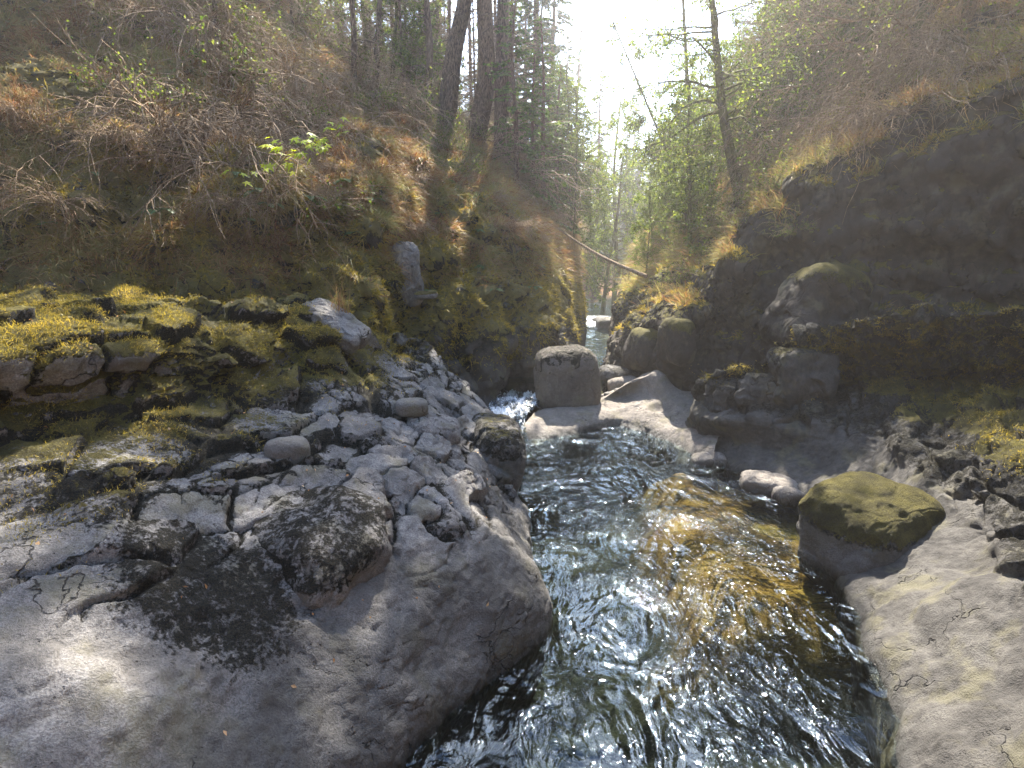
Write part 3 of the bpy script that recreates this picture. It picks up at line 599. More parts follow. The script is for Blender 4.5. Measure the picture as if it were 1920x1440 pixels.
boulder(1168, 722, 17.4, (0.95, 0.7, 0.5), (0, -8, 0), 'ledge', 'small pale boulder between the ledge and the right wall', 19, n=90, lichen=0.2)
boulder(1330, 868, 11.9, (0.75, 0.5, 0.42), (0, -12, -20), 'ledge', 'small wet pale rock breaking the water below the dark crag', 21, n=90, lichen=0.1)
boulder(1450, 912, 10.4, (1.25, 0.75, 0.42), (0, 8, -10), 'ledge', 'broad sunlit pale rock at the right shore', 22, n=110, lichen=0.15)
boulder(1478, 930, 9.9, (0.5, 0.5, 0.34), (0, 8, 20), 'ledge', 'small pale rock beside the broad sunlit one at the right shore', 23, n=70, lichen=0.3)
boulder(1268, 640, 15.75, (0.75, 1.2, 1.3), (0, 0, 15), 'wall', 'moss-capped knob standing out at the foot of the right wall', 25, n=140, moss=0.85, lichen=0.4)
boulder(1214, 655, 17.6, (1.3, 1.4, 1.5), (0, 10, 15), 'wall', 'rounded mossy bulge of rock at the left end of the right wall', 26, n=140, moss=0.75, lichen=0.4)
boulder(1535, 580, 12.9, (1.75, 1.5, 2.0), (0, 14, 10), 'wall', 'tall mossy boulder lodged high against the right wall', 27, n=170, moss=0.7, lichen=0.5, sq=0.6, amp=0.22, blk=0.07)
boulder(1475, 618, 12.6, (0.26, 0.26, 0.34), (0, 12, 10), 'wall', 'small round stone balanced on the dark crag', 28, n=50, moss=0.3, lichen=0.5, name='river_stone', cat='stone')
boulder(1625, 1010, 7.6, (1.75, 1.5, 1.6), (0, 0, 20), 'rock', 'mossy brown boulder rising at the right edge beside the shallow water', 33, n=150, moss=0.9, lichen=0.8, blk=0.05)
boulder(955, 772, 15.6, (0.6, 0.3, 0.2), (10, 0, -30), 'wall', 'wet dark rock poking out of the white water', 29, n=60)
for i, (px, py, s) in enumerate([(1131, 744, .2), (1141, 740, .24), (1152, 738, .18), (1126, 752, .16), (1160, 733, .22), (1146, 749, .13)]):
    boulder(px, py, 16.5 - i * .03, (s * 1.2, s, s * .7), (0, 0, i * 40), 'smooth', 'pale river cobble in the row beside the big boulder', 30 + i, n=24, blk=0, crack=0, amp=0.06, lichen=0, name='cobble', cat='stone', group='cobbles beside the midstream boulder')
for i, (px, py, Yd, s, lb) in enumerate([(1143, 611, 34.5, 1.4, 'larger dark boulder in the far riffle'), (1127, 604, 36, 1.0, 'smaller dark boulder left in the far riffle')]):
    boulder(px, py, Yd, (s * 1.2, s, s * .7), (0, 0, i * 40), 'rock', lb, 40 + i, n=50, lichen=0.3)

# ------------------------------------------------------------------ vegetation
CAMP = np.array([0, 0, CAM_H]); FWD = np.array([0, PC, -PS]); UPV = np.array([0, PS, PC])
def proj(P):
    r = np.asarray(P) - CAMP; d = np.maximum(r @ FWD, 0.01)
    return 960 + F_PX * r[..., 0] / d, 720 - F_PX * (r @ UPV) / d, d
class Surf:
    def __init__(s, *Gs):
        s.P = np.concatenate([g.reshape(-1, 3) for g in Gs]); s.N = np.concatenate([gnormals(g).reshape(-1, 3) for g in Gs])
        s.A = np.concatenate([np.linalg.norm(np.cross(np.gradient(g, axis=1), np.gradient(g, axis=0)), axis=2).ravel() for g in Gs])
        s.x, s.y, s.d = proj(s.P)
    def pick(s, n, wt, jit=0.03):
        w_ = s.A * wt; w_ = w_ / w_.sum(); i = rs.choice(len(s.P), n, p=w_)
        return s.P[i] + rs.normal(size=(n, 3)) * jit, s.N[i], i
    def at(s, px, py, tol=14):
        e = np.hypot(s.x - px, s.y - py); c = np.where(e < tol)[0]
        if len(c) == 0: return s.P[np.argmin(e)]
        near = c[s.d[c] < s.d[c].min() + 2.5]; return s.P[near[np.argmin(e[near])]]
SL = Surf(GL2); SR = Surf(GR1); S1 = Surf(GL1); SC2 = Surf(GR2); SH = Surf(GL3); SHR = Surf(GR3)
inview = lambda S, m=60: (S.x > -m) & (S.x < 1920 + m) & (S.y > -m) & (S.y < 1500)
def nz(P, sc, k): return fbm(P, sc, 3, 0.55, k)

# ---- ground cover nobody could count
def cover(name, S, n, wt, L, W, mat, down, label, up=0.35, k=0, cl=0.6, tn=0.0):
    wt = wt * np.where(inview(S), 1.0, 0.0) * sstep(-0.15, 0.35, nz(S.P, cl, k) + 0.12) / np.maximum(S.d, 4) ** 1.2
    P, N, i = S.pick(n, wt); sz = np.clip(S.d[i] / 12, 0.6, 2.0)
    d = unit(N + rs.normal(size=(n, 3)) * 0.55 + np.array([0, 0, up])); g = Geo()
    bend = np.array([0, 0, -1.0]) * down + N * 0.3 + rs.normal(size=(n, 3)) * 0.25
    blades(g, P - N * 0.02, d, rnd(*L, n) * sz ** 0.5 * 1.15, rnd(*W, n) * sz * 1.35, bend, a=np.clip(0.5 + 0.7 * nz(P, 0.8, k + 3) + tn + rnd(-.4, .4, n), 0, 1))
    tag(link(name, g.mesh(name, mat, True)), label, 'ground cover', kind='stuff')
upL = sstep(-0.3, 0.5, SL.N[:, 2]); nb_ = gnormals(GR1)
for _ in range(14): nb_ = (nb_ + np.roll(nb_, 1, 0) + np.roll(nb_, -1, 0) + np.roll(nb_, 1, 1) + np.roll(nb_, -1, 1)) / 5
upR = sstep(0.22, 0.5, nb_[..., 2].ravel()) * sstep(0.0, 0.4, SR.N[:, 2])
cover('dry_grass', SL, 150000, sstep(3.4, 5.5, SL.P[:, 2]) * (0.25 + upL), (0.14, 0.42), (0.006, 0.013), MT['grass'], 0.9, 'matted reddish dry grass hanging down the left hillside', k=1, cl=1.1)
cover('moss', SL, 150000, sstep(0.9, 2.4, SL.P[:, 2]) * sstep(9, 6, SL.P[:, 2]), (0.04, 0.12), (0.008, 0.018), MT['mossb'], 0.5, 'olive moss coating the left canyon wall', k=2, cl=0.5)
cover('moss', SR, 110000, sstep(0.9, 2.0, SR.P[:, 2]) * upR ** 2, (0.04, 0.13), (0.008, 0.018), MT['mossb'], 0.5, 'sunlit golden moss on the ledges of the right wall', k=5, cl=0.5, tn=0.15)
cover('grass', SR, 90000, sstep(2.5, 4.5, SR.P[:, 2]) * upR ** 2, (0.15, 0.45), (0.006, 0.014), MT['grass'], 0.6, 'mixed green and rusty grass on the slope above the right wall', k=6, cl=1.0, tn=0.3)
cover('moss', S1, 120000, sstep(1.9, 3.0, S1.P[:, 2] + 0.5 * nz(S1.P, 0.8, 4)) * sstep(0.0, 0.6, S1.N[:, 2]), (0.02, 0.06), (0.004, 0.010), MT['mossb'], 0.4, 'yellow-green moss over the upper part of the left outcrop', k=7, cl=0.45)
cover('moss', SC2, 30000, sstep(1.5, 2.0, SC2.P[:, 2] + 0.3 * nz(SC2.P, 0.6, 4)) * sstep(0.1, 0.7, SC2.N[:, 2]), (0.02, 0.07), (0.006, 0.012), MT['mossb'], 0.4, 'moss along the crest of the dark crag', k=8, cl=0.4)

# ---- wood and leaf builders
def curve(p0, d0, L, n=6, droop=0.0, wander=0.25):
    p = [np.array(p0, float)]; d = unit(np.array(d0, float)); st = L / (n - 1)
    for _ in range(n - 1):
        d = unit(d + rs.normal(size=3) * wander / n * 2 + np.array([0, 0, -droop / n])); p.append(p[-1] + d * st)
    return np.array(p)
def along(pts, t):
    x = t * (len(pts) - 1); i = int(min(x, len(pts) - 2)); f = x - i
    return pts[i] * (1 - f) + pts[i + 1] * f, unit(pts[i + 1] - pts[i])
def perp(d):
    v = rs.normal(size=3); v -= d * v.dot(d); return v / np.linalg.norm(v)
def broadleaf(path, r0, r1, nb=26, bl=3.2, leafn=9, leafs=0.11, t0=0.3, up=0.35, droop=0.5, lean=None, levels=3, leafp=1.0):
    """trunk path (world or local points); returns trunk, branches and leaf geometry"""
    T, B, Lf = Geo(), Geo(), Geo(); path = np.array(path, float)
    fine = catmull(path, np.linspace(0, len(path) - 1, 18)); tube(T, fine, np.linspace(r0, r1, 18) * (1 + 0.35 * np.exp(-np.arange(18) / 0.8)), 9)
    lp, ldir = [], []
    for b in range(nb):
        t = t0 + (1 - t0) * (b + rnd(0, 1)) / nb; p, d = along(fine, t)
        q = perp(d)
        if lean is not None: q = unit(q + np.array(lean) * rnd(0, 1.4))
        L = bl * (1.15 - 0.75 * t) * rnd(0.6, 1.2); c1 = curve(p, q + d * rnd(up - 0.3, up + 0.5), L, 8, droop, 0.7)
        rb = (r0 + (r1 - r0) * t) * 0.36; tube(B, c1, np.linspace(rb, 0.008, 8), 5)
        for s in range(int(L * 3.2)):
            u = rnd(0.15, 0.98); p2, d2 = along(c1, u); c2 = curve(p2, perp(d2) + d2 * 0.9, L * rnd(0.2, 0.42) * (1.1 - 0.5 * u), 5, droop * 0.6, 0.8)
            tube(B, c2, np.linspace(max(0.010, rb * 0.3), 0.005, 5), 3)
            for s3 in range(4 if levels > 2 else 0):
                p3, d3 = along(c2, rnd(0.2, 1)); c3 = curve(p3, perp(d3) + d3, rnd(0.2, 0.5), 3, 0.2, 0.8); tube(B, c3, [0.006, 0.005, 0.004], 3)
                for _ in range(leafn):
                    if rs.rand() < leafp: lp.append(along(c3, rnd(0.1, 1))[0] + rs.normal(size=3) * 0.05); ldir.append(rs.normal(size=3) + [0, 0, -0.3])
    if lp:
        lp = np.array(lp); n = len(lp); leaves(Lf, lp, np.array(ldir), rs.normal(size=(n, 3)) * 0.6 + [0, 0, 1], rnd(0.6, 1.2, n) * leafs, rnd(0.45, 0.8, n) * leafs)
    return T, B, Lf
def fir(h, r, base, blen, nb, droop=0.5, dens=1.0, path=None, live=1.0, dead_low=0, spray=0.42, w=0.055):
    """straight conifer: trunk, whorled boughs, needle sprays hanging on both sides of every bough"""
    T, B, Nd = Geo(), Geo(), Geo()
    if path is None: path = np.array([[0, 0, -0.6], [rnd(-.1, .1), rnd(-.1, .1), h * 0.33], [rnd(-.2, .2), rnd(-.2, .2), h * 0.66], [0, 0, h]])
    path = np.array(path, float); fine = catmull(path, np.linspace(0, len(path) - 1, 22)); tt = np.linspace(0, 1, 22)
    tube(T, fine, r * (1 - tt) ** 0.8 + 0.02 + r * 0.35 * np.exp(-tt * 45), 10)
    PP, DD, LL, NN = [], [], [], []
    for b in range(nb):
        t = base + (0.99 - base) * ((b + rnd(0, 1)) / nb) ** 0.9; p, d = along(fine, t); az = rnd(0, 2 * math.pi)
        f = (1 - t) / (1 - base); L = blen * (0.12 + 0.88 * f ** 0.75) * rnd(0.65, 1.1)
        q = np.array([math.cos(az), math.sin(az), 0.25 - 0.45 * f]); c = curve(p, q, L, 7, droop, 0.25); tube(B, c, np.linspace(0.012 + 0.012 * L, 0.006, 7), 4)
        if rs.rand() > live: continue
        k = int(L * 15 * dens) + 3; u = rnd(0.12, 1, k); x = u * 6; i = np.minimum(x.astype(int), 5); fr = (x - i)[:, None]
        pos = c[i] * (1 - fr) + c[i + 1] * fr; dd = unit(c[i + 1] - c[i]); side = unit(np.cross(dd, [0, 0, 1.0])) * np.where(rs.rand(k) < 0.5, -1, 1)[:, None]
        PP.append(pos); DD.append(dd * 0.7 + side * rnd(0.3, 1.1, k)[:, None] + np.array([0, 0, -1]) * rnd(0.05, 0.75, k)[:, None] * (0.5 + droop)); LL.append(spray * (1.15 - u * 0.6) * rnd(0.6, 1.2, k) * min(1, 0.4 + L / 3)); NN.append(rs.normal(size=(k, 3)) * 0.5 + [0, 0, 1])
    for b in range(dead_low):
        t = rnd(0.04, base + 0.15); p, d = along(fine, t); az = rnd(0, 2 * math.pi); L = rnd(0.5, 1.0) * blen * 0.7
        c = curve(p, [math.cos(az), math.sin(az), rnd(-0.3, 0.25)], L, 6, 0.35, 0.5); tube(B, c, np.linspace(0.03, 0.008, 6), 3)
        for s in range(int(L * 5)):
            p2, d2 = along(c, rnd(0.2, 1)); tube(B, curve(p2, perp(d2) + d2 * 0.8 + [0, 0, -0.3], rnd(0.2, 0.7), 4, 0.3, 0.6), [0.012, 0.010, 0.007, 0.004], 3)
    if PP:
        P, D, L, N = map(np.concatenate, (PP, DD, LL, NN)); n = len(P)
        # each spray: a midrib blade and four side blades
        for off, ang, sc in ((0, 0, 1), (0.2, 0.9, 0.55), (0.2, -0.9, 0.55), (0.5, 0.8, 0.42), (0.5, -0.8, 0.42)):
            d = unit(D); s = unit(np.cross(d, N)); leaves(Nd, P + d * L[:, None] * off, d * math.cos(ang) + s * math.sin(ang), N, L * sc, w * (0.8 + 0.5 * sc), curl=0.05)
    return T, B, Nd
def make(name, parts, label, cat, group=None, loc=(0, 0, 0)):
    r = bpy.data.objects.new(name, None); COL.objects.link(r); r.location = loc; r.empty_display_size = 0.2
    tag(r, label, cat, group)
    parts = [p for p in parts if p[1].n]
    if len(parts) > 1 and parts[1][0] in ('branches', 'dead_twigs'):          # boughs grow out of the trunk: one piece of wood, two barks
        a_, b_ = parts[0][1], parts[1][1]; na = sum(len(q) for q in a_.Q); g = Geo()
        g.V = a_.V + b_.V; g.Q = a_.Q + [q + a_.n for q in b_.Q]; g.A = a_.A + b_.A; g.n = a_.n + b_.n
        me = g.mesh(parts[0][0], MT[parts[0][2]]); me.materials.append(MT[parts[1][2]])
        mi = np.zeros(len(me.polygons), np.int32); mi[na:] = 1; me.polygons.foreach_set('material_index', mi); link(parts[0][0], me, r); parts = parts[2:]
    for pn, g, mt in parts: link(pn, g.mesh(pn, MT[mt]), r)
    return r
def dup(r, loc, rz, sc, label=None, group=None, tilt=(0, 0)):
    c = r.copy(); c['fresh'] = 1; COL.objects.link(c); c.location = loc; c.rotation_euler = (tilt[0], tilt[1], rz); c.scale = (sc, sc, sc)
    if label: c['label'] = label
    if group: c['group'] = group
    for ch in r.children:
        d = ch.copy(); COL.objects.link(d); d.parent = c
    return c
ORD = ['first', 'second', 'third', 'fourth', 'fifth', 'sixth', 'seventh', 'eighth', 'ninth', 'tenth', 'eleventh', 'twelfth', 'thirteenth', 'fourteenth', 'fifteenth', 'sixteenth', 'seventeenth', 'eighteenth', 'nineteenth', 'twentieth']
ORD += ['twenty-' + o for o in ORD[:9]] + ['thirtieth'] + ['thirty-' + o for o in ORD[:9]] + ['fortieth'] + ['forty-' + o for o in ORD[:9]]
for t_ in ('fifty', 'sixty', 'seventy', 'eighty'): ORD += [t_[:-1] + 'ieth'] + [t_ + '-' + o for o in ORD[:9]]
def herd(protos, spots, scs, label, group):
    """spread copies of the prototypes over the spots, labelled by their order from the left of the picture"""
    spots = sorted(spots, key=lambda p: proj(np.array(p))[0])
    for i, p in enumerate(spots):
        sc = rnd(*scs); q = protos[rs.randint(len(protos))]; lab = label % ORD[min(i, len(ORD) - 1)]; rz = rnd(0, 6.28)
        if i < len(protos) and protos[i].get('fresh', 1):
            q = protos[i]; q.location = p; q.rotation_euler = (0, 0, rz); q.scale = (sc,) * 3; q['label'] = lab; q['group'] = group; q['fresh'] = 0
        else:
            dup(q, p, rz, sc, lab, group, (rnd(-.04, .04), rnd(-.04, .04)))['fresh'] = 0
def spread(S, n, wt, gap):
    P, N, i = S.pick(n * 30, wt * np.where(inview(S, 40), 1, 0), 0.0); out = []
    for p in P:
        if all(np.hypot(*(p - q)[:2]) > gap for q in out): out.append(p)
        if len(out) >= n: break
    return out

# ---- named trees of the left bank
def fir_at(px, py, top, r, label, bend=None, bl=4.2, nb=85):
    b = SL.at(px, py); b = b - np.array([0, 0, 0.4]); d = proj(b)[2]
    t1 = PY(top[0], top[1], b[1]); mid = PY(bend[0], bend[1], b[1]) if bend else (b + t1) / 2
    up = unit(t1 - mid); path = np.array([b, mid, t1, t1 + up * 8, t1 + up * 12 + [0, 0, 3], t1 + up * 14 + [0, 0, 9]]) - b
    T, B, N = fir(0, r, 0.52, bl, nb, 0.6, 1.0, path=path, dead_low=26)
    make('fir_tree', [('trunk', T, 'bark'), ('branches', B, 'bark'), ('crown', N, 'fir')], label, 'tree', None, b)
fir_at(838, 232, (872, 0), 0.42, 'thick fir trunk leaning to the right above the left wall', (848, 120))
fir_at(886, 262, (908, 0), 0.46, 'thickest fir trunk, curved at its foot, second of the big three', (912, 150))
fir_at(940, 292, (943, 0), 0.34, 'straight dark fir trunk, right-hand one of the big three', (941, 150))
fir_at(815, 195, (800, 0), 0.14, 'slender dark fir trunk just left of the leaning one', (806, 90), bl=1.7, nb=36)
fir_at(706, 160, (712, 0), 0.12, 'slim fir trunk rising from the brush left of the big trunks', (708, 80), bl=1.7, nb=36)
fir_at(662, 150, (660, 0), 0.10, 'thin fir trunk, leftmost above the tangled brush', (664, 80), bl=1.7, nb=36)

fA = make('fir_tree', [(n_, g, mt) for n_, g, mt in zip(('trunk', 'branches', 'crown'), fir(26, 0.28, 0.12, 3.4, 150, 0.5, 1.35, dead_low=8), ('bark_far', 'bark_far', 'fir'))], 'x', 'tree')
fB = make('fir_tree', [(n_, g, mt) for n_, g, mt in zip(('trunk', 'branches', 'crown'), fir(20, 0.22, 0.08, 3.0, 140, 0.7, 1.35, dead_low=8), ('bark_far', 'bark_far', 'fir'))], 'x', 'tree')
fY = make('young_fir', [(n_, g, mt) for n_, g, mt in zip(('trunk', 'branches', 'crown'), fir(7.5, 0.1, 0.03, 1.9, 90, 0.45, 1.3, spray=0.3), ('bark_far', 'bark_far', 'fir_y'))], 'x', 'tree')
fD = make('bare_fir', [(n_, g, mt) for n_, g, mt in zip(('trunk', 'branches', 'crown'), fir(26, 0.17, 0.12, 2.6, 90, 0.6, 0.5, dead_low=80, live=0.2, w=0.04), ('bark_far', 'twig', 'dead'))], 'x', 'tree')
fE = make('bare_fir', [(n_, g, mt) for n_, g, mt in zip(('trunk', 'branches', 'crown'), fir(24, 0.12, 0.10, 2.3, 90, 0.6, 0.5, dead_low=90, live=0.15, w=0.04), ('bark_far', 'twig', 'dead'))], 'x', 'tree')
def rim(pxs, Yr, S=SH):
    out = []
    for a, b in pxs:
        Yd = rnd(*Yr); X = (rnd(a, b) - 960) / F_PX * Yd; i = np.argmin(np.hypot(S.P[:, 0] - X, S.P[:, 1] - Yd)); out.append(np.array([X, Yd, S.P[i, 2] - 0.3]))
    return out
SLH = Surf(GL2, GL3)
herd([fD, fE], rim([(150, 960)] * 36 + [(600, 960)] * 16 + [(-20, 300)] * 6, (29, 56), SLH), (0.75, 1.15), '%s bare brown trunk from the left in the crowded forest above left wall', 'bare firs crowding the left rim')
herd([fA, fB], [np.array([(px - 960) / F_PX * Yd, Yd, z]) for px, Yd, z in ((1022, 42, 6.5), (1045, 50, 5), (1000, 38, 8), (1062, 66, 3), (985, 54, 9), (1035, 60, 6), (1015, 76, 8), (960, 60, 9))], (0.8, 1.1), '%s dark green fir from the left beside the gap of sky', 'firs beside the gap of sky')
dup(fA, ((1112 - 960) / F_PX * 60, 60, 1.5), 0.4, 0.84, 'pointed dark fir standing alone in the middle of the sky gap', 'trees in the sky gap')
dup(fB, ((1100 - 960) / F_PX * 70, 70, 1.5), 2.4, 0.9, 'dark fir just left of the pointed one in the sky gap', 'trees in the sky gap')
herd([fY], [SL.at(px, py) - [0, 0, 0.2] for px, py in ((1048, 400), (1075, 432), (1000, 370), (1020, 392), (968, 345))], (0.8, 1.1), '%s bright young fir from the left at the end of the left rim', 'young firs at the end of the left rim')

# far side of the bend
far = []
SF = Surf(GF)
for a in range(44):
    i = rs.randint(len(SF.P)); p = SF.P[i]
    if 1000 < SF.x[i] < 1330 and p[1] < 170: far.append(p - [0, 0, 0.5])
for a in range(90):
    px = rnd(1088, 1215); Yd = rnd(75, 130); far.append(np.array([(px - 960) / F_PX * Yd, Yd, 1 + (Yd - 60) * 0.06]))
    if len(far) > 75: break
herd([dup(fB, (0, 0, 0), 0, 1), dup(fY, (0, 0, 0), 0, 1)], far, (0.75, 1.15), '%s hazy fir from the left at the far bend of the gorge', 'firs at the far bend')

# ---- broadleaf trees of the right bank
def bl_at(S, pts, r0, label, **kw):
    b = S.at(*pts[0]); Yd = b[1]; path = [b - [0, 0, 0.3]] + [PY(px, py, Yd - 0.12 * j) for j, (px, py) in enumerate(pts[1:])]; path.append(path[-1] + unit(path[-1] - path[-2]) * 4)
    T, B, Lf = broadleaf(np.array(path) - b, r0, r0 * 0.3, **kw)
    return make('alder_tree', [('trunk', T, 'bark_moss'), ('branches', B, 'bark_moss'), ('crown', Lf, 'leaf')], label, 'tree', None, b)
bl_at(SR, [(1392, 362), (1368, 280), (1354, 200), (1344, 100), (1334, -10)], 0.19, 'tall slender dark alder standing at the lip of the right wall', nb=30, bl=4.2, t0=0.3, lean=(-0.7, 0, 0), leafn=5, leafs=0.10, leafp=0.75)
bl_at(SR, [(1316, 362), (1302, 260), (1290, 170), (1284, 60)], 0.15, 'thinner alder leaning left behind the tall slender one', nb=24, bl=3.6, t0=0.2, lean=(-0.6, 0, 0), leafn=7, leafs=0.11)
bl_at(SR, [(1285, 400), (1262, 320), (1244, 270), (1215, 200)], 0.09, 'small crooked alder leaning out over the gorge', nb=26, bl=2.8, t0=0.15, lean=(-0.7, 0, 0), leafn=9, leafs=0.12)
bA = make('alder_tree', [(n_, g, mt) for n_, g, mt in zip(('trunk', 'branches', 'crown'), broadleaf([[0, 0, -.5], [.2, .1, 3], [.1, .3, 6.5], [.4, .2, 10]], 0.14, 0.03, nb=34, bl=3.4, leafn=9, leafs=0.13, t0=0.15), ('bark_moss', 'bark_moss', 'leaf'))], 'x', 'tree')
bB = make('alder_tree', [(n_, g, mt) for n_, g, mt in zip(('trunk', 'branches', 'crown'), broadleaf([[0, 0, -.5], [-.3, .1, 2.5], [-.7, .3, 5.5], [-.8, .2, 8]], 0.12, 0.03, nb=30, bl=3.0, leafn=10, leafs=0.13, t0=0.1), ('bark_moss', 'bark_moss', 'leaf'))], 'x', 'tree')
herd_more = 1
bC = make('bare_tree', [(n_, g, mt) for n_, g, mt in zip(('trunk', 'branches', 'crown'), broadleaf([[0, 0, -.5], [.3, .1, 3], [.5, .3, 6.5], [.9, .2, 10]], 0.13, 0.03, nb=40, bl=3.8, leafn=2, leafs=0.10, t0=0.08, leafp=0.5, up=0.1), ('bark_moss', 'twig', 'leaf'))], 'x', 'tree')
SRH = Surf(GR1, GR3)
herd([bA, bB], [SR.at(px, py) - [0, 0, .2] for px, py in ((1205, 505), (1225, 470), (1255, 440), (1285, 400), (1240, 430), (1310, 370), (1350, 320), (1265, 385), (1330, 300), (1380, 270))], (0.3, 0.5), '%s leafy alder from the left along the right rim', 'alders along the right rim')
herd([dup(bA, (0, 0, 0), 0, 1), dup(bB, (0, 0, 0), 0, 1)], rim([(1225, 1300)] * 9 + [(1260, 1500)] * 14 + [(1500, 1900)] * 7, (30, 50), SRH), (0.5, 0.95), '%s leafy alder from the left in the wood behind the right rim', 'alders in the wood behind the right rim')
dup(bA, ((1150 - 960) / F_PX * 52, 52, 1.0), 1.0, 1.75, 'tall airy leafy tree right of the pointed fir in the sky gap', 'trees in the sky gap')
dup(bB, ((1128 - 960) / F_PX * 46, 46, 1.0), 3.0, 1.4, 'shorter leafy tree below the pointed fir in the sky gap', 'trees in the sky gap')
herd([dup(bB, (0, 0, 0), 0, 1), dup(bA, (0, 0, 0), 0, 1)], [p - [0, 0, .2] for p in spread(SR, 22, sstep(20.5, 22, SR.P[:, 1]) * sstep(31, 28, SR.P[:, 1]) * sstep(1230, 1260, SR.x) * (SR.x < 1600), 1.2)], (0.4, 0.75), '%s leafy young alder from the left on the slope above right wall', 'young alders above the right wall')
herd([bC], [SR.at(px, py) - [0, 0, .2] for px, py in ((1450, 300), (1490, 250), (1560, 220), (1430, 240), (1470, 210), (1520, 180), (1500, 120), (1450, 130), (1540, 60), (1420, 150), (1480, 60), (1620, 200), (1700, 150), (1800, 60), (1640, 90), (1860, 0), (1410, 210))], (0.7, 1.0), '%s bare twiggy tree from the left on the upper right slope', 'bare trees on the right slope')
herd([dup(bC, (0, 0, 0), 0, 1), dup(bA, (0, 0, 0), 0, 1), dup(bB, (0, 0, 0), 0, 1)], rim([(420, 1010)] * 30, (27, 50), SLH), (0.7, 1.2), '%s broadleaf tree from the left among the trunks above left wall', 'broadleaf trees above the left wall')
bD = dup(bA, (0, 0, 0), 0, 1)
herd([bD], [SLH.at(px, py) - [0, 0, .2] for px, py in ((1078, 440), (1070, 425), (1085, 470), (1062, 410))] + [np.array([(px - 960) / F_PX * Yd, Yd, 2.0]) for px, Yd in ((1080, 48), (1098, 60), (1140, 75))], (0.6, 0.85), '%s pale alder from the left closing the narrow end of the gorge', 'alders at the narrow end of the gorge')

# ---- brush
def brush(n, L, leafn, leafs, spread_=1.0, droop=1.6, twigs=5):
    B, Lf = Geo(), Geo(); lp = []
    for i in range(n):
        az = rnd(0, 6.28); c = curve([rnd(-.15, .15), rnd(-.15, .15), -0.1], [math.cos(az) * spread_, math.sin(az) * spread_, rnd(0.5, 1.4)], L * rnd(0.5, 1.15), 8, droop, 0.7)
        tube(B, c, np.linspace(0.020, 0.007, 8) * rnd(0.6, 1.2), 3, a=rnd(0, 1))
        for s in range(twigs):
            p2, d2 = along(c, rnd(0.25, 1)); c2 = curve(p2, perp(d2) + d2 * 1.2, L * rnd(0.12, 0.4), 4, droop * 0.6, 0.8); tube(B, c2, [0.009, 0.008, 0.006, 0.004], 3)
            for _ in range(leafn): lp.append(along(c2, rnd(0.1, 1))[0] + rs.normal(size=3) * 0.03)
    if lp:
        lp = np.array(lp); m_ = len(lp); leaves(Lf, lp, rs.normal(size=(m_, 3)) + [0, 0, -0.2], rs.normal(size=(m_, 3)) * 0.6 + [0, 0, 1], rnd(0.6, 1.2, m_) * leafs, rnd(0.4, 0.8, m_) * leafs)
    return B, Lf
bare = [make('dry_bush', [('branches', brush(80, 2.6, 0, 0.1)[0], 'twig')], 'x', 'bush'), make('dry_bush', [('branches', brush(60, 3.4, 0, 0.1, 1.3, 2.2, 6)[0], 'twig')], 'x', 'bush')]
def shrubp(n, L, ln, ls, mt, **kw):
    B, Lf = brush(n, L, ln, ls, **kw); return make('leafy_shrub', [('branches', B, 'twig'), ('leaves', Lf, mt)], 'x', 'shrub')
leafy = [shrubp(34, 1.3, 5, 0.07, 'leaf', droop=0.7), shrubp(30, 1.6, 6, 0.08, 'leaf', droop=0.9), shrubp(34, 0.9, 6, 0.06, 'fern', droop=0.8)]
herd(bare, spread(SL, 75, sstep(6.2, 8.5, SL.P[:, 2]) * sstep(1120, 900, SL.x) * (SL.x > 250), 0.6), (0.7, 1.3), '%s dry grey bush from the left on the upper left hillside', 'dry bushes on the left hillside')
bare2 = [dup(bare[0], (0, 0, 0), 0, 1)]
herd(bare2, spread(SL, 26, sstep(4.5, 5.6, SL.P[:, 2]) * sstep(8, 7, SL.P[:, 2]), 0.8), (0.25, 0.5), '%s small dry bush from the left clinging to the left wall', 'small dry bushes on the left wall')
bare3 = [dup(bare[1], (0, 0, 0), 0, 1)]
herd(bare3, spread(SR, 45, sstep(6.5, 8.5, SR.P[:, 2]), 0.7), (0.5, 0.95), '%s dry bush from the left on the right slope', 'dry bushes on the right slope')
herd(leafy, spread(SL, 50, sstep(3.9, 6.0, SL.P[:, 2]) * (SL.x > 200), 0.6), (0.5, 1.1), '%s green shrub from the left on the left hillside', 'green shrubs on the left hillside')
leafy3 = [dup(leafy[0], (0, 0, 0), 0, 1), dup(leafy[1], (0, 0, 0), 0, 1)]
herd(leafy3, spread(SL, 40, sstep(8.0, 10, SL.P[:, 2]) * (SL.x > 380), 0.8), (0.8, 1.6), '%s tall green shrub from the left among brush near the left rim', 'tall green shrubs near the left rim')
herd([dup(fE, (0, 0, 0), 0, 1)], [p - [0, 0, .3] for p in spread(SL, 20, sstep(9.0, 10.5, SL.P[:, 2]) * (SL.x > 350) * (SL.x < 900), 1.2)], (0.3, 0.6), '%s thin dead fir from the left standing in the brush near the rim', 'thin dead firs in the brush')
leafy2 = [dup(leafy[0], (0, 0, 0), 0, 1), dup(leafy[1], (0, 0, 0), 0, 1)]
herd(leafy2, spread(SR, 60, sstep(3.6, 5, SR.P[:, 2]) * sstep(0.1, 0.5, SR.N[:, 2]) * sstep(1600, 1500, SR.x), 0.6), (0.45, 1.1), '%s green shrub from the left on the right slope', 'green shrubs on the right slope')

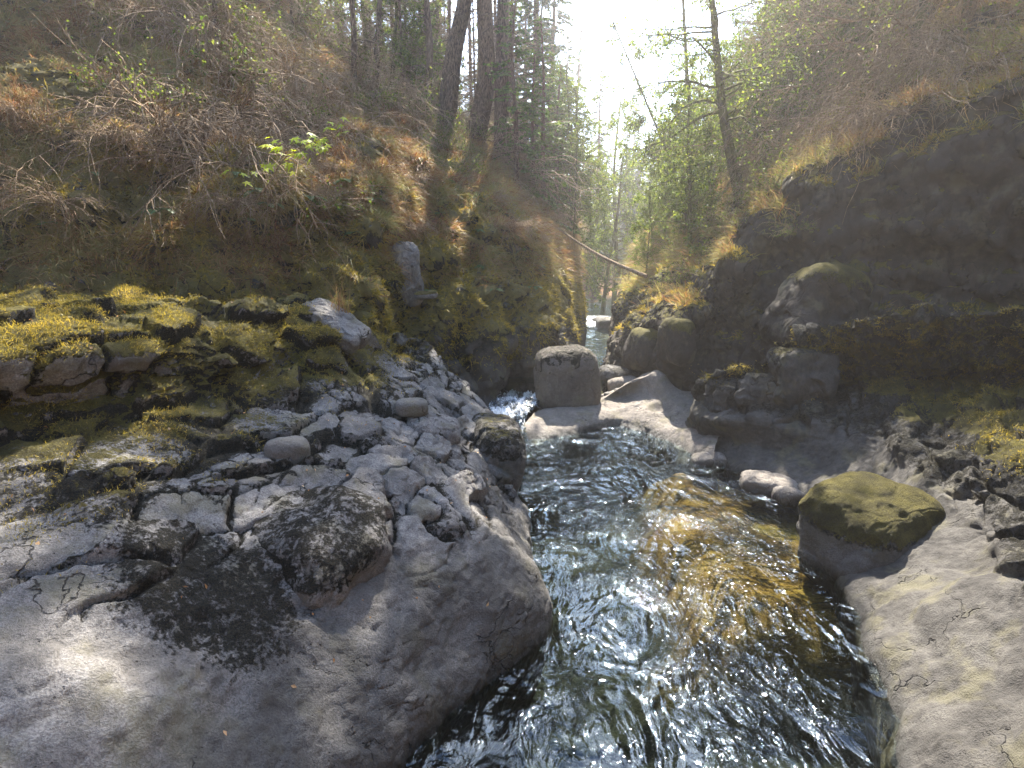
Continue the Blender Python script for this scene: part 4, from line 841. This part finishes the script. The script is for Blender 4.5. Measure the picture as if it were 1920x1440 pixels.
# ---- tall firs standing beside and behind the viewer, which close the sky around the gorge
SB = Surf(GB, GL2, GL3, GR1, GR3)
side = []
for a0, a1, r0, r1, n_ in ((-75, -22, 24, 40, 14), (24, 36, 32, 44, 6), (36, 75, 20, 38, 18), (75, 165, 14, 34, 26), (195, 285, 14, 34, 26), (-110, -75, 16, 30, 9)):
    for i in range(n_):
        a = R(a0 + (a1 - a0) * (i + rnd(0, 1)) / n_); r_ = rnd(r0, r1); x, y = math.sin(a) * r_, math.cos(a) * r_
        j = np.argmin(np.hypot(SB.P[:, 0] - x, SB.P[:, 1] - y)); side.append(np.array([x, y, SB.P[j, 2] - 0.4]))
for i, p in enumerate(side):
    dup((fA, fB)[i % 2], p, rnd(0, 6.28), rnd(0.85, 1.25), 'tall fir in the dense forest around the sides of the gorge', 'firs around the gorge')

# ---- ferns
def fern(nf=9, L=0.6):
    g = Geo()
    for i in range(nf):
        az = i * 2 * math.pi / nf + rnd(-.3, .3); c = curve([0, 0, 0], [math.cos(az), math.sin(az), rnd(0.5, 1.3)], L * rnd(0.7, 1.1), 9, 1.9, 0.15); tube(g, c, np.linspace(0.004, 0.0015, 9), 3, a=0.3)
        k = 30; u = np.linspace(0.12, 0.98, k); x = u * 8; j = np.minimum(x.astype(int), 7); fr = (x - j)[:, None]; pos = c[j] * (1 - fr) + c[j + 1] * fr; dd = unit(c[j + 1] - c[j]); s = unit(np.cross(dd, [0, 0, 1.0]))
        for sg in (-1, 1): leaves(g, pos, s * sg + dd * 0.35 + [0, 0, -0.15], np.cross(dd, s) + 0 * pos, L * 0.24 * np.sin(math.pi * (u * 0.85 + 0.12)) + 0.01, L * 0.045, a=rnd(0.2, 0.9, k), curl=0.05)
    return g
fn = [make('fern', [('fronds', fern(), 'fern')], 'x', 'fern'), make('fern', [('fronds', fern(7, 0.75), 'fern')], 'x', 'fern')]
herd(fn, [SL.at(px, py) for px, py in ((505, 385), (545, 432), (470, 415), (575, 375), (715, 400), (740, 470), (800, 545), (860, 470), (900, 430), (980, 470), (1010, 500), (450, 330), (640, 345), (300, 400), (180, 330), (90, 420), (820, 400), (930, 545), (600, 420), (660, 440), (690, 380), (560, 350), (760, 350), (840, 340), (880, 370), (960, 440), (1020, 450), (900, 500), (525, 455), (430, 470), (620, 300), (480, 360), (1000, 540))], (0.4, 0.75), '%s fern from the left growing on the left wall', 'ferns on the left wall')

# ---- fallen pole across the gorge with dead twigs hanging from it
a_, b_ = PY(1046, 428, 26.0), PY(1212, 518, 22.5); g = Geo(); t = np.linspace(0, 1, 16)[:, None]; pl = a_ * (1 - t) + b_ * t; pl[:, 2] -= 0.18 * np.sin(math.pi * t[:, 0]); tube(g, pl - a_, np.linspace(0.04, 0.085, 16), 8); tw = Geo()
for i in range(46):
    p, d = along(pl - a_, rnd(0.1, 0.9)); tube(tw, curve(p, [rnd(-.5, .5), rnd(-.3, .3), -1], rnd(0.4, 1.3), 5, 0.2, 0.7), np.linspace(0.012, 0.004, 5), 3)
make('fallen_pole', [('trunk', g, 'twig'), ('dead_twigs', tw, 'twig')], 'long pale fallen trunk spanning the gorge with dead twigs hanging down', 'fallen tree', None, a_)
g = Geo(); p0, p1 = SR.at(1290, 470), SR.at(1375, 330)
tube(g, curve(np.zeros(3), PY(1385, 300, p0[1] - .6) - p0, 5.0, 8, 0, 0.15), np.linspace(0.06, 0.03, 8), 6)
make('fallen_branch', [('trunk', g, 'bark_moss')], 'mossy pole leaning up against the foot of the tall alder', 'fallen branch', None, p0)
# ---- maple spray with big bright leaves, dry stalks
def maple_leaf(g, p, d, n_, s):
    """five pointed lobes"""
    d = unit(d); sd = unit(np.cross(d, n_)); V = [p]; 
    for a0, r in ((-2.3, .35), (-1.9, .55), (-1.35, .3), (-1.0, .95), (-.55, .42), (-.3, .62), (0, 1.12), (.3, .62), (.55, .42), (1.0, .95), (1.35, .3), (1.9, .55), (2.3, .35)):
        V.append(p + (d * math.cos(a0) + sd * math.sin(a0)) * s * r + np.array([0, 0, -1]) * s * 0.22 * r * r)
    g.add(np.array(V), T=[[0, i, i + 1] for i in range(1, 13)], a=rnd(0, 1))
b0 = SL.at(448, 400); st, lf = Geo(), Geo()
tip = PY(652, 238, b0[1] - 1.2); mid = PY(540, 290, b0[1] - .8) - b0; c = catmull(np.array([np.zeros(3), mid * 0.55 + [0, 0, -.1], mid, tip - b0]), np.linspace(0, 3, 16)); tube(st, c, np.linspace(0.022, 0.008, 16), 5)
for px, py, nL in ((495, 315, 6), (525, 278, 13), (538, 292, 12), (590, 262, 12), (600, 272, 9), (638, 240, 9), (572, 268, 5), (455, 330, 3)):
    q = PY(px, py, b0[1] - 1.0) - b0
    for _ in range(nL): maple_leaf(lf, q + rs.normal(size=3) * [.17, .1, .09], np.array([rnd(-1, 1), rnd(-1, .2), rnd(-.8, .1)]), np.array([rnd(-.4, .4), -0.5, 1.0]), rnd(0.10, 0.17))
make('maple_sapling', [('stem', st, 'twig'), ('leaves', lf, 'leaf_b')], 'maple sapling with clusters of big bright yellow-green leaves at upper left', 'sapling', None, b0)
b0 = PY(640, 580, 10.3); g = Geo()
for i in range(9): tube(g, curve([rnd(-.12, .12), 0, -0.1], [rnd(-.35, .35), rnd(-.2, .2), 1], rnd(0.5, 1.0), 7, 0.1, 0.3), np.linspace(0.006, 0.002, 7), 4)
blades(g, rs.normal(size=(60, 3)) * 0.08, rs.normal(size=(60, 3)) * 0.4 + [0, 0, 1], rnd(.2, .6, 60), 0.008, np.array([0, 0, -.3]))
make('grass_tuft', [('stalks', g, 'grass')], 'tuft of tall dry straw stalks beside the tilted slab', 'grass tuft', None, b0)
b0 = S1.at(490, 620); g = Geo(); blades(g, rs.normal(size=(150, 3)) * 0.05, rs.normal(size=(150, 3)) * 0.5 + [0, 0, 0.9], rnd(.2, .55, 150), 0.006, np.array([0, 0, -.9]), a=0.9)
make('grass_tuft', [('stalks', g, 'grass')], 'thin green grass tuft on the mossy left outcrop', 'grass tuft', None, b0)
for o in list(bpy.data.objects):
    if o.get('label') == 'x': print('UNUSED', o.name)
    if 'fresh' in o: del o['fresh']
print('OBJS', len(bpy.data.objects), 'TRIS', sum(len(o.data.polygons) for o in bpy.data.objects if o.type == 'MESH'))

# ---- sunlit air in the gorge
m = M('hazy_air'); v = m.node('VolumePrincipled'); v.inputs['Density'].default_value = 0.0019; v.inputs['Color'].default_value = (1.0, 0.96, 0.93, 1); v.inputs['Anisotropy'].default_value = 0.6
m.lk(v.outputs[0], m.out.inputs['Volume']); MT['haze'] = m.m
lo, hi = np.array([-260, -60, -3.6]), np.array([260, 320, 50.0])
V = np.array([[x, y, z] for x in (lo[0], hi[0]) for y in (lo[1], hi[1]) for z in (lo[2], hi[2])])
tag(link('haze', mesh('haze', V, np.array([[0, 1, 3, 2], [4, 6, 7, 5], [0, 4, 5, 1], [2, 3, 7, 6], [0, 2, 6, 4], [1, 5, 7, 3]]), MT['haze'], smooth=False)), 'thin sunlit haze filling the gorge', 'haze', kind='stuff')

# ---- loose bits: fallen leaves on the rocks, foam flecks drifting on the pool
P, N, i = S1.pick(260, sstep(0.2, 0.7, S1.N[:, 2]) * inview(S1) * (S1.P[:, 2] > 0.6), 0.0); g = Geo()
leaves(g, P + N * 0.012, rs.normal(size=(260, 3)), N + rs.normal(size=(260, 3)) * 0.3, rnd(.02, .06, 260), rnd(.012, .035, 260))
MT['litter'] = leaf_mat('fallen_leaves', [(0.1, (0.16, 0.07, 0.025)), (0.5, (0.42, 0.20, 0.07)), (0.9, (0.55, 0.38, 0.20))], 0.2)
tag(link('leaf_litter', g.mesh('leaf_litter', MT['litter'])), 'small fallen leaves scattered over the left outcrop', 'leaf litter', kind='stuff')
g = Geo()
for px0, px1, py0, py1, n_ in ((1180, 1490, 1000, 1110, 70), (1000, 1480, 880, 1000, 40), (1010, 1490, 1120, 1430, 70)):
    for _ in range(n_):
        c = PZ(rnd(px0, px1), rnd(py0, py1), 0.03); r_ = rs.choice([.005, .007, .010, .022], p=[.5, .33, .14, .03]); th = np.linspace(0, 2 * math.pi, 9)[:-1]
        V = np.stack([c[0] + np.cos(th) * r_ * rnd(1, 1.8), c[1] + np.sin(th) * r_ * rnd(.7, 1.1), c[2] + 0 * th], 1); g.add(np.concatenate([V, [c + [0, 0, r_ * .5]]]), T=[[j, (j + 1) % 8, 8] for j in range(8)])
m = M('river_foam'); MT['foam'] = m.done(m.bsdf((0.85, 0.86, 0.85), 0.4))
tag(link('foam_flecks', g.mesh('foam_flecks', MT['foam'])), 'white foam flecks drifting on the pool', 'foam', kind='stuff')
